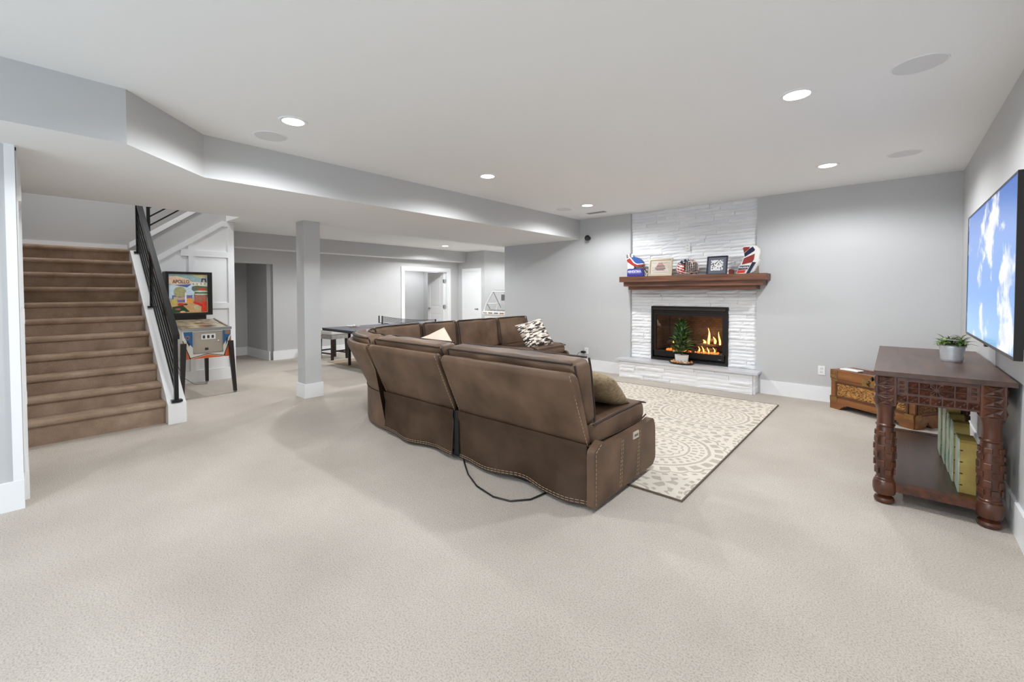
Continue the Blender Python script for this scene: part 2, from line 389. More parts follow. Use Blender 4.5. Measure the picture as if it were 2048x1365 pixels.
# iron railing
rl = thing('stair_railing', 'black iron railing with sloping bars on the white knee wall', 'railing', (-5.86,1.143,0.23))
SL = 0.868
def rbar(x0, x1, zoff, wy, hz, name):
    bm = B(); prism(bm, [(x0,kz(x0)+zoff),(x1,kz(x1)+zoff),(x1,kz(x1)+zoff+hz),(x0,kz(x0)+zoff+hz)], 1, 1.143-wy/2, 1.143+wy/2); return finish(name, bm, iron_m, rl, world=True, bevel=0.002, seg=1)
rbar(-5.80,-7.93,0.775,0.056,0.05,'handrail')
for i in range(6): rbar(-5.86,-7.90,0.10+0.112*i,0.016,0.021,'bar')
for x in (-5.86,-7.05,-7.905):
    bm = B(); box(bm, x-0.019, x+0.019, 1.124, 1.162, kz(x)-0.0, kz(x)+0.79); finish('post', bm, iron_m, rl, world=True, bevel=0.002, seg=1)
    bm = B(); box(bm, x-0.048, x+0.048, 1.095, 1.191, kz(x)+0.01 if x < -6 else 0.232, kz(x)+0.028 if x < -6 else 0.256); finish('base_plate', bm, iron_m, rl, world=True, bevel=0.003, seg=1)
ru = thing('upper_stair_railing', 'black iron railing of the upper stair flight behind the lower rail', 'railing', (XP-0.05,1.33,2.3))
uz = lambda y: 2.33+0.772*(y-1.366)
for i in range(5):
    bm = B(); y0, y1 = 1.33, 2.33; zo = 0.105+0.131*i
    prism(bm, [(y0,uz(y0)+zo),(y1,uz(y1)+zo),(y1,uz(y1)+zo+0.026),(y0,uz(y0)+zo+0.026)], 0, XP-0.06, XP-0.042); finish('bar', bm, iron_m, ru, world=True)
bm = B(); prism(bm, [(1.30,uz(1.30)+0.78),(2.33,uz(2.33)+0.78),(2.33,uz(2.33)+0.83),(1.30,uz(1.30)+0.83)], 0, XP-0.08, XP-0.024); finish('handrail', bm, iron_m, ru, world=True)
bm = B(); box(bm, XP-0.071, XP-0.031, 1.31, 1.35, uz(1.33)+0.0, uz(1.33)+0.80); finish('post', bm, iron_m, ru, world=True)

# ------------------------------------------------------------------ recessed lights, speakers, vent
lens_m = M('lamp_lens', (255,255,255), emit=((255,252,246), 9.0))
spk_m = M('speaker_grille', (226,226,226), rough=0.9, bump=0.3, bscale=500)
def can(x, y, z, label, power=None, grp='recessed ceiling lamps'):
    o = thing('recessed_light', label, 'ceiling light', (x,y,z), 0, grp)
    bm = B(); lathe(bm, [(0.076,-0.001),(0.078,-0.006),(0.100,-0.006),(0.105,0.0)], 32, cap=False); finish('trim_ring', bm, trim_m, o, smooth=True)
    bm = B(); disc(bm, 0.078, -0.004, 28, t=0.003); finish('lens', bm, lens_m, o)
    l = bpy.data.lights.new('lamp','SPOT'); l.energy = (power or CAN_W); l.spot_size = math.radians(164); l.spot_blend = 0.40; l.shadow_soft_size = 0.07; l.color = (0.955,0.978,1.0)
    lo = bpy.data.objects.new('lamp', l); C.objects.link(lo); lo.parent = o; lo.location = (0,0,-0.02)
for x, y, lab in ((-0.50,3.49,'round recessed lamp nearest the television wall and camera'),(-0.53,5.65,'round recessed lamp between television wall and fireplace'),
                  (-3.47,1.44,'round recessed lamp beside the ceiling speaker near the stairs'),(-3.464,3.575,'round recessed lamp above the sectional sofa, middle of its row'),(-3.50,5.79,'round recessed lamp beside the small ceiling vent'),
                  (-0.50,1.30,'round recessed lamp above the camera position'),(-0.5,-1.2,'round recessed lamp by the window'),(-2.9,-1.2,'round recessed lamp by the patio door')):
    can(x, y, H, lab, CAN_W*(1.12 if y > 1.4 else 0.7))
for x, y, lab in ((-8.53,7.25,'round recessed lamp by the rear doorway'),(-7.35,5.3,'round recessed lamp above the table tennis table'),(-7.35,3.3,'round recessed lamp near the dark niche'),(-7.3,9.4,'round recessed lamp in the rear passage')):
    can(x, y, ZR, lab, CAN_W*(0.9 if y < 4 else 1.7))
can(-11.2, 8.75, 2.55, 'round recessed lamp in the room beyond the doorway', CAN_W*1.3)
o = thing('stairwell_lamp', 'flush lamp in the stairwell ceiling', 'ceiling light', (-7.3,1.0,5.0))
bm = B(); lathe(bm, [(0.0,-0.12),(0.12,-0.10),(0.2,-0.04),(0.21,0.0)], 24); finish('shade', bm, M('lamp_shade', (250,248,244), emit=((255,250,240),3.0)), o, smooth=True)
for x, y, lab in ((0.097,3.507,'round flush speaker in the ceiling nearest the camera'),(0.065,5.66,'round flush speaker in the ceiling by the right-hand corner'),(-3.945,1.45,'round flush speaker in the ceiling near the stair soffit'),(-3.944,5.82,'round flush speaker in the ceiling by the fireplace end of the soffit')):
    o = thing('ceiling_speaker', lab, 'speaker', (x,y,H), 0, 'round in-ceiling speakers')
    bm = B(); lathe(bm, [(0.118,0.0),(0.121,-0.004),(0.127,-0.004),(0.130,0.0)], 36, cap=False); finish('rim', bm, trim_m, o, smooth=True)
    bm = B(); disc(bm, 0.119, -0.003, 32, t=0.003); finish('grille', bm, spk_m, o)
o = thing('air_vent', 'small rectangular ceiling vent near the fireplace wall', 'vent', (-3.70,6.39,H))
bm = B(); box(bm, -0.16, 0.16, -0.065, 0.065, -0.003, 0); finish('backing', bm, M('vent_dark', (120,120,120), rough=0.8), o)
for a in (-0.075,0.065): 
    bm = B(); box(bm, -0.17, 0.17, a, a+0.012, -0.008, 0); finish('frame', bm, trim_m, o)
for i in range(8):
    bm = B(); box(bm, -0.16, 0.16, -0.06+0.0155*i, -0.052+0.0155*i, -0.008, -0.002); finish('slat', bm, M('vent_slat', (165,165,165), rough=0.6), o)
# outlets
def outlet(x, y, z, rz, label, grp=None, switch=False):
    o = thing('wall_outlet', label, 'outlet', (x,y,z), rz, grp)
    bm = B(); box(bm, -0.036, 0.036, -0.006, 0, -0.058, 0.058); finish('plate', bm, white_m, o, bevel=0.003)
    for zz in (-0.024,0.024):
        bm = B(); box(bm, -0.017, 0.017, -0.009, -0.005, zz-0.014, zz+0.014); f = finish('socket', bm, M('outlet_face', (225,225,223), rough=0.4), o, bevel=0.003)
        bm = B()
        for dx in (-0.007,0.007): box(bm, dx-0.0012, dx+0.0012, -0.0095, -0.0088, zz-0.004, zz+0.006)
        finish('slot', bm, black_m, f)
    return o
outlet(-0.677,YF,0.40,0,'white wall outlet low on the wall beside the carved chest')
outlet(-4.176,YF,0.345,0,'white wall outlet with a black plug left of the hearth')
outlet(-2.396,6.935,2.115,0,'white outlet plate on the stone above the mantel')
outlet(XP+0.013,1.66,0.40,PI/2,'white outlet on the panelling behind the pinball machine')
o = thing('power_adapter', 'black plug with thin cable in the outlet left of the hearth', 'plug', (-4.20,YF-0.01,0.325))
bm = B(); box(bm, -0.055, 0.015, -0.06, 0, -0.018, 0.018); finish('body', bm, black_m, o, bevel=0.004)
bm = B(); tube(bm, [(-0.05,-0.05,0),(-0.10,-0.07,-0.02),(-0.14,-0.08,-0.10),(-0.16,-0.08,-0.22),(-0.22,-0.08,-0.315)], 0.004, 6); finish('cable', bm, black_m, o, smooth=True)
o = thing('security_camera', 'small black camera high on the wall left of the fireplace', 'camera', (-4.128,YF,2.39))
bm = B(); lathe(bm, [(0.035,0),(0.035,0.012),(0.016,0.016),(0.013,0.05)], 16, R(PI/2,'X')); finish('bracket', bm, black_m, o, smooth=True)
bm = B(); lathe(bm, [(0.0,-0.055),(0.03,-0.052),(0.046,-0.03),(0.048,0.02),(0.035,0.05),(0.0,0.055)], 18, T(0.015,-0.085,0.0) @ R(0.5,'Z') @ R(PI/2+0.35,'X')); c = finish('housing', bm, black_m, o, smooth=True)
bm = B(); lathe(bm, [(0.02,0.053),(0.018,0.060),(0.0,0.061)], 14, T(0.015,-0.085,0.0) @ R(0.5,'Z') @ R(PI/2+0.35,'X')); finish('lens', bm, M('cam_lens', (60,60,70), rough=0.1), c, smooth=True)
# ------------------------------------------------------------------ FIREPLACE
stone_ms = [M('stone_%s' % n, c, rough=0.85, var=0.03, vscale=3, bump=0.25, bscale=14) for n, c in (('white',(243,243,243)),('pale',(240,240,241)),('cool',(237,238,240)),('bright',(246,246,246)))]
def stone_mesh(i):
    rnd = random.Random(100+i); bm = B(); nx, nz = 6, 2
    grid = []
    for a in range(nx+1):
        col = []
        for c in range(nz+1):
            edge = (a in (0,nx)) or (c in (0,nz))
            col.append(bm.verts.new((a/nx, -1+(rnd.uniform(0.05,0.20) if edge else rnd.uniform(-0.12,0.08)), c/nz)))
        grid.append(col)
    for a in range(nx):
        for c in range(nz): bm.faces.new((grid[a][c],grid[a+1][c],grid[a+1][c+1],grid[a][c+1]))
    back = [bm.verts.new(p) for p in ((0,0,0),(1,0,0),(1,0,1),(0,0,1))]
    loops = [[grid[a][0] for a in range(nx+1)], [grid[nx][c] for c in range(nz+1)], [grid[a][nz] for a in range(nx,-1,-1)], [grid[0][c] for c in range(nz,-1,-1)]]
    for k, lp in enumerate(loops): bm.faces.new(lp[::-1] + [back[k], back[(k+1)%4]])
    bmesh.ops.recalc_face_normals(bm, faces=bm.faces)
    me = bpy.data.meshes.new('stone'); bm.to_mesh(me); bm.free(); me.materials.append(stone_ms[i % 4]); return me
stone_meshes = [stone_mesh(i) for i in range(12)]
fp = thing('stone_fireplace', 'white stacked-stone fireplace with raised hearth and grey ledge', 'fireplace', (-2.39,6.66,0))
fpi = wm(fp).inverted()
rs = random.Random(5)
def stone(x, y, z, ln, dp, ht, rz=0.0):
    o = bpy.data.objects.new('stone', stone_meshes[rs.randrange(12)]); C.objects.link(o); o.parent = fp
    o.matrix_basis = fpi @ T(x,y,z) @ R(rz,'Z') @ Matrix.Diagonal((ln,dp,ht,1))
def course(x0, x1, z, ht, yb, dep, rz=0.0, org=None, mean=0.42):
    x = x0; g = 0.0025
    while x < x1-1e-4:
        ln = rs.uniform(mean*0.55, mean*1.45)
        if x1-(x+ln) < mean*0.4: ln = x1-x
        d = dep+rs.uniform(-0.010,0.010)
        if org: stone(org[0]+0, org[1]+(x), z+0.001, ln-g, d, ht-0.002, rz)
        else: stone(x, yb, z+0.001, ln-g, d, ht-0.002, rz)
        x += ln
rows = 47; rh = (H-0.312)/rows
for r_ in range(rows):
    z = 0.312+r_*rh
    if z+rh <= FZ1+0.02: 
        course(SA+0.002, FA-0.002, z, rh, 6.999, 0.062, mean=0.26); course(FB+0.002, SB-0.002, z, rh, 6.999, 0.062, mean=0.28)
    elif z < FZ1:
        course(SA+0.002, FA-0.002, z, rh, 6.999, 0.062, mean=0.26); course(FB+0.002, SB-0.002, z, rh, 6.999, 0.062, mean=0.28)
    else: course(SA+0.002, SB-0.002, z, rh, 6.999, 0.062, mean=0.44)
HX0, HX1, HY = -3.435, -1.395, 6.672
bm = B(); box(bm, HX0+0.03, HX1-0.03, HY+0.03, YF-0.001, 0.0, 0.279); box(bm, SA+0.005, SB-0.005, YF-0.001, 6.93, 0.0, 0.279); finish('hearth_core', bm, stone_ms[2], fp, world=True)
for r_ in range(5): course(HX0+0.03, HX1-0.03, 0.002+r_*0.0554, 0.0554, HY+0.03, 0.030, mean=0.44)
for r_ in range(5):
    for q in range(1):
        stone(HX1-0.03, HY+0.028, 0.002+r_*0.0554, YF-HY-0.032, 0.03+rs.uniform(-0.006,0.006), 0.053, PI/2)
        o = stone(HX0+0.03, YF-0.003, 0.002+r_*0.0554, YF-HY-0.032, 0.03, 0.053, -PI/2)
slab_m = M('hearth_slab', (205,206,209), rough=0.35, var=0.05, vscale=5, bump=0.02, bscale=30)
for (a,b_) in ((HX0-0.03,-2.362),(-2.358,HX1+0.035)):
    bm = B(); box(bm, a, b_, HY-0.03, YF-0.001, 0.280, 0.311); finish('hearth_slab', bm, slab_m, fp, world=True, bevel=0.004)
bm = B(); box(bm, SA+0.003, SB-0.003, YF-0.001, 6.936, 0.280, 0.311); finish('hearth_slab', bm, slab_m, fp, world=True)
# insert
ins_m = M('insert_black', (34,31,29), rough=0.42, metal=0.4); ins2 = M('insert_black_bright', (62,56,52), rough=0.35, metal=0.5)
fi = thing('fireplace_insert', 'black gas fireplace insert with glass front and burning logs', 'fireplace insert', (-2.39,6.93,FZ0))
yi = 6.918
def ib(name, x0,x1,y0,y1,z0,z1,m=ins_m,bev=0.003,par=None): bm = B(); box(bm,x0,x1,y0,y1,z0,z1); return finish(name,bm,m,par or fi,world=True,bevel=bev,seg=1)
A0, A1 = FA+0.004, FB-0.004; Z0, Z1 = FZ0+0.003, FZ1-0.004
ib('frame',A0,A0+0.028,yi,6.99,Z0,Z1); ib('frame',A1-0.028,A1,yi,6.99,Z0,Z1); ib('frame',A0+0.028,A1-0.028,yi,6.99,Z0,Z0+0.025); ib('frame',A0+0.028,A1-0.028,yi,6.99,Z1-0.02,Z1)
ib('hood',A0+0.028,A1-0.028,yi-0.012,6.99,1.128,Z1-0.021,ins2); ib('louvre',A0+0.03,A1-0.03,yi+0.01,6.985,1.095,1.118)
ib('lower_panel',A0+0.045,A1-0.045,yi+0.012,6.985,0.385,0.462); ib('sill',A0+0.045,A1-0.045,yi+0.004,6.985,0.464,0.474,ins2)
bd = ib('badge',A1-0.13,A1-0.085,yi+0.009,yi+0.013,0.398,0.404,steel_m,0)
for a,b_ in ((A0+0.030,A0+0.075),(A1-0.075,A1-0.030)): ib('inner_frame',a,b_,yi+0.014,6.985,0.474,1.09)
ib('inner_frame',A0+0.075,A1-0.075,yi+0.014,6.985,1.045,1.09)
def thin_glass(name, fac=0.09, tint=(0.97,0.97,0.97,1)):
    m = bpy.data.materials.new(name); m.use_nodes = True; nt = m.node_tree; nt.nodes.clear()
    o = nt.nodes.new('ShaderNodeOutputMaterial'); mx = nt.nodes.new('ShaderNodeMixShader'); tr = nt.nodes.new('ShaderNodeBsdfTransparent'); gl = nt.nodes.new('ShaderNodeBsdfGlossy')
    tr.inputs[0].default_value = tint; gl.inputs['Roughness'].default_value = 0.03; mx.inputs[0].default_value = fac
    nt.links.new(tr.outputs[0], mx.inputs[1]); nt.links.new(gl.outputs[0], mx.inputs[2]); nt.links.new(mx.outputs[0], o.inputs[0]); MATS[name] = m; return m
tg = thin_glass('hearth_glass', 0.07)
ib('glass',A0+0.075,A1-0.075,6.950,6.954,0.474,1.045,tg,0)
def brick_mat(name, c1, c2, mort):
    m = bpy.data.materials.new(name); m.use_nodes = True; nt = m.node_tree; b = nt.nodes['Principled BSDF']; b.inputs['Roughness'].default_value = 0.9
    t_ = nt.nodes.new('ShaderNodeTexCoord'); mp = nt.nodes.new('ShaderNodeMapping'); mp.inputs['Rotation'].default_value = (PI/2,0,0); br = nt.nodes.new('ShaderNodeTexBrick')
    br.inputs['Color1'].default_value = lin(c1); br.inputs['Color2'].default_value = lin(c2); br.inputs['Mortar'].default_value = lin(mort); br.inputs['Scale'].default_value = 7.5; br.inputs['Mortar Size'].default_value = 0.015
    nt.links.new(t_.outputs['Object'], mp.inputs['Vector']); nt.links.new(mp.outputs[0], br.inputs['Vector']); nt.links.new(br.outputs['Color'], b.inputs['Base Color'])
    bp = nt.nodes.new('ShaderNodeBump'); bp.inputs['Strength'].default_value = 0.4; bp.inputs['Distance'].default_value = 0.006; nt.links.new(br.outputs['Fac'], bp.inputs['Height']); bp.invert = True; nt.links.new(bp.outputs[0], b.inputs['Normal']); return m
brk = brick_mat('firebrick', (104,80,62), (84,64,50), (50,40,34))
bm = B(); box(bm, FA+0.12, FB-0.12, 7.40, 7.43, 0.46, 1.12); box(bm, FA+0.0, FA+0.03, 6.99, 7.43, 0.46, 1.12, T(0,0,0)); box(bm, FB-0.03, FB, 6.99, 7.43, 0.46, 1.12); box(bm, FA, FA+0.13, 7.40, 7.43, 0.46, 1.12); box(bm, FB-0.13, FB, 7.40, 7.43, 0.46, 1.12)
finish('firebrick_lining', bm, brk, fi, world=True)
bm = B(); box(bm, FA, FB, 6.99, 7.45, 0.33, 0.46); box(bm, FA, FB, 6.99, 7.45, 1.12, 1.188); box(bm, FA-0.02, FA, 6.99, 7.45, 0.33, 1.188); box(bm, FB, FB+0.02, 6.99, 7.45, 0.33, 1.188); box(bm, FA, FB, 7.43, 7.46, 0.33, 1.188); finish('housing', bm, ins_m, fi, world=True)
bark = M('log_bark', (96,78,62), rough=0.95, rgb2=(46,36,30), vscale=9, bump=0.9, bscale=30)
logs = [((-2.75,7.22,0.52),(-2.05,7.25,0.53),0.055),((-2.55,7.10,0.50),(-2.00,7.12,0.50),0.045),((-2.62,7.16,0.58),(-2.05,7.24,0.66),0.042),((-2.30,7.08,0.56),(-1.95,7.22,0.60),0.036),((-2.80,7.18,0.56),(-2.50,7.26,0.68),0.04)]
for p0, p1, r_ in logs:
    bm = B(); n = 9; pts = []; rr = []
    for i in range(n):
        a = i/(n-1); v = Vector(p0).lerp(Vector(p1), a) + Vector((0,0.012*math.sin(7*a+r_*90),0.014*math.sin(5*a+r_*200))); pts.append(v); rr.append(r_*(0.9+0.18*math.sin(11*a+r_*300)))
    tube(bm, pts, r_, 10, radii=rr); finish('log', bm, bark, fi, world=True, smooth=True)
bm = B()
for i in range(70):
    x = rs.uniform(-2.75,-1.98); y = rs.uniform(7.03,7.22); s_ = rs.uniform(0.012,0.026); bmesh.ops.create_icosphere(bm, subdivisions=1, radius=s_, matrix=T(x,y,0.465+s_*0.5))
finish('embers', bm, M('ember', (120,60,30), rough=0.9, emit=((255,120,40),1.6)), fi, world=True)['kind'] = 'stuff'
flame_m = M('flame', (255,190,90), emit=((255,178,80),5.0))
for (x,y,z,h_,w_,ph) in ((-2.14,7.13,0.60,0.26,0.020,0.0),(-2.05,7.15,0.62,0.10,0.022,1.0),(-1.98,7.17,0.60,0.20,0.016,2.2),(-2.20,7.13,0.60,0.07,0.025,0.6),(-2.26,7.06,0.48,0.085,0.012,0.2),(-2.19,7.06,0.48,0.095,0.011,1.4),(-2.11,7.06,0.48,0.08,0.010,2.0),(-2.03,7.06,0.48,0.085,0.010,0.9),(-2.70,7.16,0.58,0.05,0.012,0.3)):
    bm = B(); n = 10; pts = []; rr = []
    for i in range(n):
        a = i/(n-1); pts.append((x+0.03*math.sin(3.2*a+ph)*a, y+0.012*math.cos(4*a+ph), z+h_*a)); rr.append(max(0.001, w_*(math.sin(PI*min(1,0.22+a*0.78))**0.8)*(1-0.55*a)))
    tube(bm, pts, w_, 8, radii=rr); finish('flame', bm, flame_m, fi, world=True, smooth=True)
l = bpy.data.lights.new('fire_glow','POINT'); l.energy = 3.0; l.color = (1.0,0.5,0.2); l.shadow_soft_size = 0.08
lo = bpy.data.objects.new('fire_glow', l); C.objects.link(lo); lo.location = (-2.1,7.1,0.75)
# mantel
mant_m = wood('mantel_wood', (74,44,30), (128,82,56), 0, 0.5, 8)
mt = thing('mantel_shelf', 'stepped dark brown wooden mantel shelf on the stone fireplace', 'mantel', (-2.32,6.85,1.45))
MZ = 1.668
for nm,x0,x1,y0,z0,z1 in (('top_board',-3.376,-1.261,6.590,1.580,MZ),('middle_board',-3.315,-1.302,6.622,1.508,1.580),('lower_board',-3.242,-1.389,6.652,1.452,1.508)):
    bm = B(); box(bm, x0, x1, y0, YF-0.002, z0, z1); box(bm, SA+0.004, SB-0.004, YF-0.002, 6.920, z0, z1); finish(nm, bm, mant_m, mt, world=True, bevel=0.004)

# ------------------------------------------------------------------ MANTEL OBJECTS
red_m = M('gear_red', (176,44,36), rough=0.45); blue_m = M('gear_blue', (44,84,160), rough=0.45); navy_m = M('gear_navy', (26,28,62), rough=0.45); gw_m = M('gear_white', (232,230,226), rough=0.45); royal_m = M('gear_royal', (52,52,140), rough=0.45)
maroon_m = M('gear_maroon', (140,48,42), rough=0.5)
def poly(par, name, pts, y0, y1, m, bev=0.004):
    bm = B(); prism(bm, pts, 1, y0, y1); return finish(name, bm, m, par, bevel=bev)
# goalie glove on the left; k maps outline units to metres (local x right, z up)
gl = thing('goalie_glove', 'red, white and blue goalie glove on the left of the mantel', 'glove', (-3.29,6.72,MZ+0.001), 0.0)
def gk(*a): return [((x-350)*0.000672+0.02, (940-y)*0.00066) for x, y in a]
poly(gl,'cuff',gk((345,932),(350,770),(385,745),(720,745),(745,790),(770,860),(765,932)),-0.06,0.07,royal_m,0.012)
poly(gl,'cuff_panel',gk((378,880),(385,770),(690,762),(700,880)),-0.064,-0.058,M('gear_violet',(96,96,176),rough=0.5),0.001)
poly(gl,'thumb',gk((350,760),(345,600),(420,600),(520,700),(500,750)),-0.045,0.06,gw_m,0.012)
poly(gl,'palm',gk((330,510),(420,470),(520,600),(600,650),(740,640),(720,700),(540,690),(450,640),(350,570)),-0.055,0.05,red_m,0.008)
poly(gl,'palm_edge',gk((325,520),(320,500),(420,455),(440,470),(560,610),(620,632),(750,622),(755,645),(600,655),(510,605),(415,482)),-0.060,-0.050,gw_m,0.002)
poly(gl,'pocket_panel',gk((450,470),(510,450),(600,475),(680,540),(740,620),(620,625),(560,600)),-0.05,0.04,blue_m,0.008)
for i, (x, y) in enumerate(((310,400),(350,385),(390,380),(430,395),(470,420))):
    bm = B(); p = gk((x,y))[0]; q = gk((x+30+i*4,y+90))[0]; tube(bm, [(p[0],0.0,p[1]),((p[0]+q[0])/2,-0.02,(p[1]+q[1])/2+0.005),(q[0],-0.02,q[1])], 0.016, 8); finish('finger', bm, gw_m if i%2 else M('gear_grey',(120,112,112),rough=0.6), gl, smooth=True)
bm = B()
for i in range(9):
    a = i/8; p = gk((620+220*a, 640+40*a+150*a*a))[0]; q = gk((600+200*a, 690+60*a+160*a*a))[0]; tube(bm, [(p[0],-0.055,p[1]),(q[0],-0.04,q[1])], 0.005, 6)
for off in (0,0.02): tube(bm, [(gk((620+230*a,640+40*a+170*a*a))[0][0], -0.05+off, gk((620+230*a,640+40*a+170*a*a))[0][1]) for a in [i/8 for i in range(9)]], 0.006, 6)
finish('lacing', bm, M('lace', (86,66,52), rough=0.7), gl, smooth=True)
poly(gl,'wrist_strap',gk((770,932),(760,800),(820,760),(850,860),(830,940)),-0.03,0.05,gw_m,0.008)
bm = text_bm('VAUGHN', 0.055, 0.001, bold=0.0012); bmesh.ops.transform(bm, matrix=T(0.147,-0.0655,0.083) @ R(PI,'Y') @ R(PI/2,'X'), verts=bm.verts); finish('lettering', bm, gw_m, gl)
# team plaque frame
def picture_frame(name, label, cx, cy, w_, h_, lean, rz, fm, fw, matm, mw, printm, cat='picture frame'):
    o = thing(name, label, cat, (cx,cy,MZ+0.002), rot=(-lean,0,rz))
    for (x0,x1,z0,z1) in ((-w_/2,w_/2,0,fw),(-w_/2,w_/2,h_-fw,h_),(-w_/2,-w_/2+fw,fw,h_-fw),(w_/2-fw,w_/2,fw,h_-fw)):
        bm = B(); box(bm, x0, x1, -0.012, 0.012, z0, z1); finish('moulding', bm, fm, o, bevel=0.004)
    bm = B(); box(bm, -w_/2+fw, w_/2-fw, 0.0, 0.010, fw, h_-fw); finish('mount', bm, matm, o)
    bm = B(); box(bm, -w_/2+fw+mw, w_/2-fw-mw, -0.002, 0.0, fw+mw, h_-fw-mw); p = finish('print', bm, printm, o)
    bm = B(); prism(bm, [(0.012,h_*0.6),(0.10,-0.0+0.10*math.tan(lean)),(0.10,0.01+0.10*math.tan(lean)),(0.012,h_*0.66)], 0, -0.03, 0.03); finish('easel', bm, black_m, o)
    return o, p
champ = M('frame_champagne', (178,164,142), rough=0.35, metal=0.35); 
prt = M('plaque_print', (176,160,142), rough=0.5, rgb2=(214,206,196), vscale=4, stretch=(1,1,8))
f1, p1 = picture_frame('plaque_frame', 'champagne framed plaque with red print on the mantel', -2.735, 6.69, 0.372, 0.278, 0.16, 0.03, champ, 0.026, M('mount_cream',(206,196,178),rough=0.6), 0.026, prt)
for (x,z,w_,m) in ((0.0,0.200,0.07,maroon_m),(0.0,0.175,0.10,red_m),(0.005,0.155,0.13,navy_m),(0.0,0.135,0.15,maroon_m),(0.0,0.113,0.17,navy_m),(0.0,0.095,0.12,maroon_m)):
    bm = B(); 
    n = int(w_/0.016)
    for i in range(n): box(bm, x-w_/2+i*w_/n, x-w_/2+(i+0.75)*w_/n, -0.0030, -0.002, z-0.008, z+0.008)
    finish('printed_mark', bm, m, p1)
def photo_mat():
    m = bpy.data.materials.new('bw_photo'); m.use_nodes = True; nt = m.node_tree; b = nt.nodes['Principled BSDF']; b.inputs['Roughness'].default_value = 0.3
    t_ = nt.nodes.new('ShaderNodeTexCoord'); v = nt.nodes.new('ShaderNodeTexVoronoi'); v.inputs['Scale'].default_value = 42; n = nt.nodes.new('ShaderNodeTexNoise'); n.inputs['Scale'].default_value = 18; n.inputs['Detail'].default_value = 6
    nt.links.new(t_.outputs['Object'], v.inputs['Vector']); nt.links.new(t_.outputs['Object'], n.inputs['Vector'])
    a = nt.nodes.new('ShaderNodeMath'); a.operation = 'ADD'; nt.links.new(v.outputs['Distance'], a.inputs[0]); nt.links.new(n.outputs['Fac'], a.inputs[1])
    r = nt.nodes.new('ShaderNodeValToRGB'); r.color_ramp.elements[0].position = 0.78; r.color_ramp.elements[1].position = 1.02; r.color_ramp.elements[0].color = (0.03,0.03,0.03,1); r.color_ramp.elements[1].color = (0.75,0.75,0.74,1)
    nt.links.new(a.outputs[0], r.inputs['Fac']); nt.links.new(r.outputs['Color'], b.inputs['Base Color']); return m
picture_frame('photo_frame', 'black framed black and white team photo leaning on the mantel', -1.91, 6.70, 0.285, 0.268, 0.17, -0.10, M('frame_black',(28,28,34),rough=0.3), 0.012, M('mount_grey',(92,96,110),rough=0.6), 0.045, photo_mat())
bm = B(); prism(bm, [(0,0),(0.05,0),(0.05,0.062),(0.03,0.075),(0,0.07)], 1, 0, 0.09); o = tag(finish('wood_block', bm, wood('red_wood',(110,34,18),(150,60,34),0,0.35), bevel=0.004), 'small red-brown wooden block behind the team photo', 'block'); o.location = (-1.765,6.775,MZ+0.001)
# goalie mask
mk = thing('goalie_mask', 'stars and stripes goalie mask with wire cage on the mantel', 'mask', (-2.322,6.725,MZ+0.001), 0.75)
bm = B(); nu, nv = 36, 22
ring = []
for j in range(nv+1):
    ph = -0.62+ (PI/2+0.62)*j/nv; row = []
    for i in range(nu):
        th = 2*PI*i/nu; cx_, cy_, cz_ = math.cos(th)*math.cos(ph), math.sin(th)*math.cos(ph), math.sin(ph)
        ext = 1.0 + (0.16*max(0,-cy_)*(1 if ph < 0.3 else 0.4))
        row.append(bm.verts.new((0.165*cx_, 0.135*cy_*ext, 0.105+0.145*cz_)))
    ring.append(row)
for j in range(nv):
    for i in range(nu):
        th = 2*PI*(i+0.5)/nu; ph = -0.62+(PI/2+0.62)*(j+0.5)/nv
        if abs(th-1.5*PI) < 0.62 and -0.45 < ph < 0.62: continue      # face opening
        f = bm.faces.new((ring[j][i],ring[j][(i+1)%nu],ring[j+1][(i+1)%nu],ring[j+1][i]))
        a = math.cos(th)
        if a < -0.15 and ph > 0.42: f.material_index = 2 if (i*3+j*5) % 7 else 1
        elif ph > 0.95: f.material_index = 3 if (i+j) % 3 else 1
        else: f.material_index = 0 if int((ph*1.0+th*0.35)*7+50) % 2 else 1
bmesh.ops.remove_doubles(bm, verts=bm.verts, dist=1e-5)
finish('shell', bm, [red_m, gw_m, M('mask_navy',(22,32,58),rough=0.3), M('mask_black',(28,28,30),rough=0.3)], mk, smooth=True)
bm = B()
for i in range(7):
    u = -0.55+1.1*i/6; tube(bm, [(0.165*math.sin(u)*math.cos(p_)*1.02, -0.160*math.cos(u)*math.cos(p_)*1.06, 0.105+0.15*math.sin(p_)) for p_ in [-0.5+1.15*k/8 for k in range(9)]], 0.004, 6)
for k in range(6):
    p_ = -0.42+0.2*k; tube(bm, [(0.165*math.sin(u)*math.cos(p_)*1.03, -0.160*math.cos(u)*math.cos(p_)*1.07, 0.105+0.15*math.sin(p_)) for u in [-0.62+1.24*q/10 for q in range(11)]], 0.004, 6)
finish('cage', bm, M('cage_wire',(200,196,188),rough=0.3,metal=0.8), mk, smooth=True)
bm = B()
for i in range(26):
    th = rs.uniform(PI*0.75,PI*1.95); ph = rs.uniform(0.0,1.2)
    if abs(th-1.5*PI) < 0.7 and ph < 0.65: continue
    p = Vector((0.166*math.cos(th)*math.cos(ph),0.138*math.sin(th)*math.cos(ph)*(1+0.16*max(0,-math.sin(th))*0.4),0.105+0.146*math.sin(ph)))
    bmesh.ops.create_icosphere(bm, subdivisions=1, radius=0.009, matrix=T(*p))
finish('star_spots', bm, gw_m, mk)
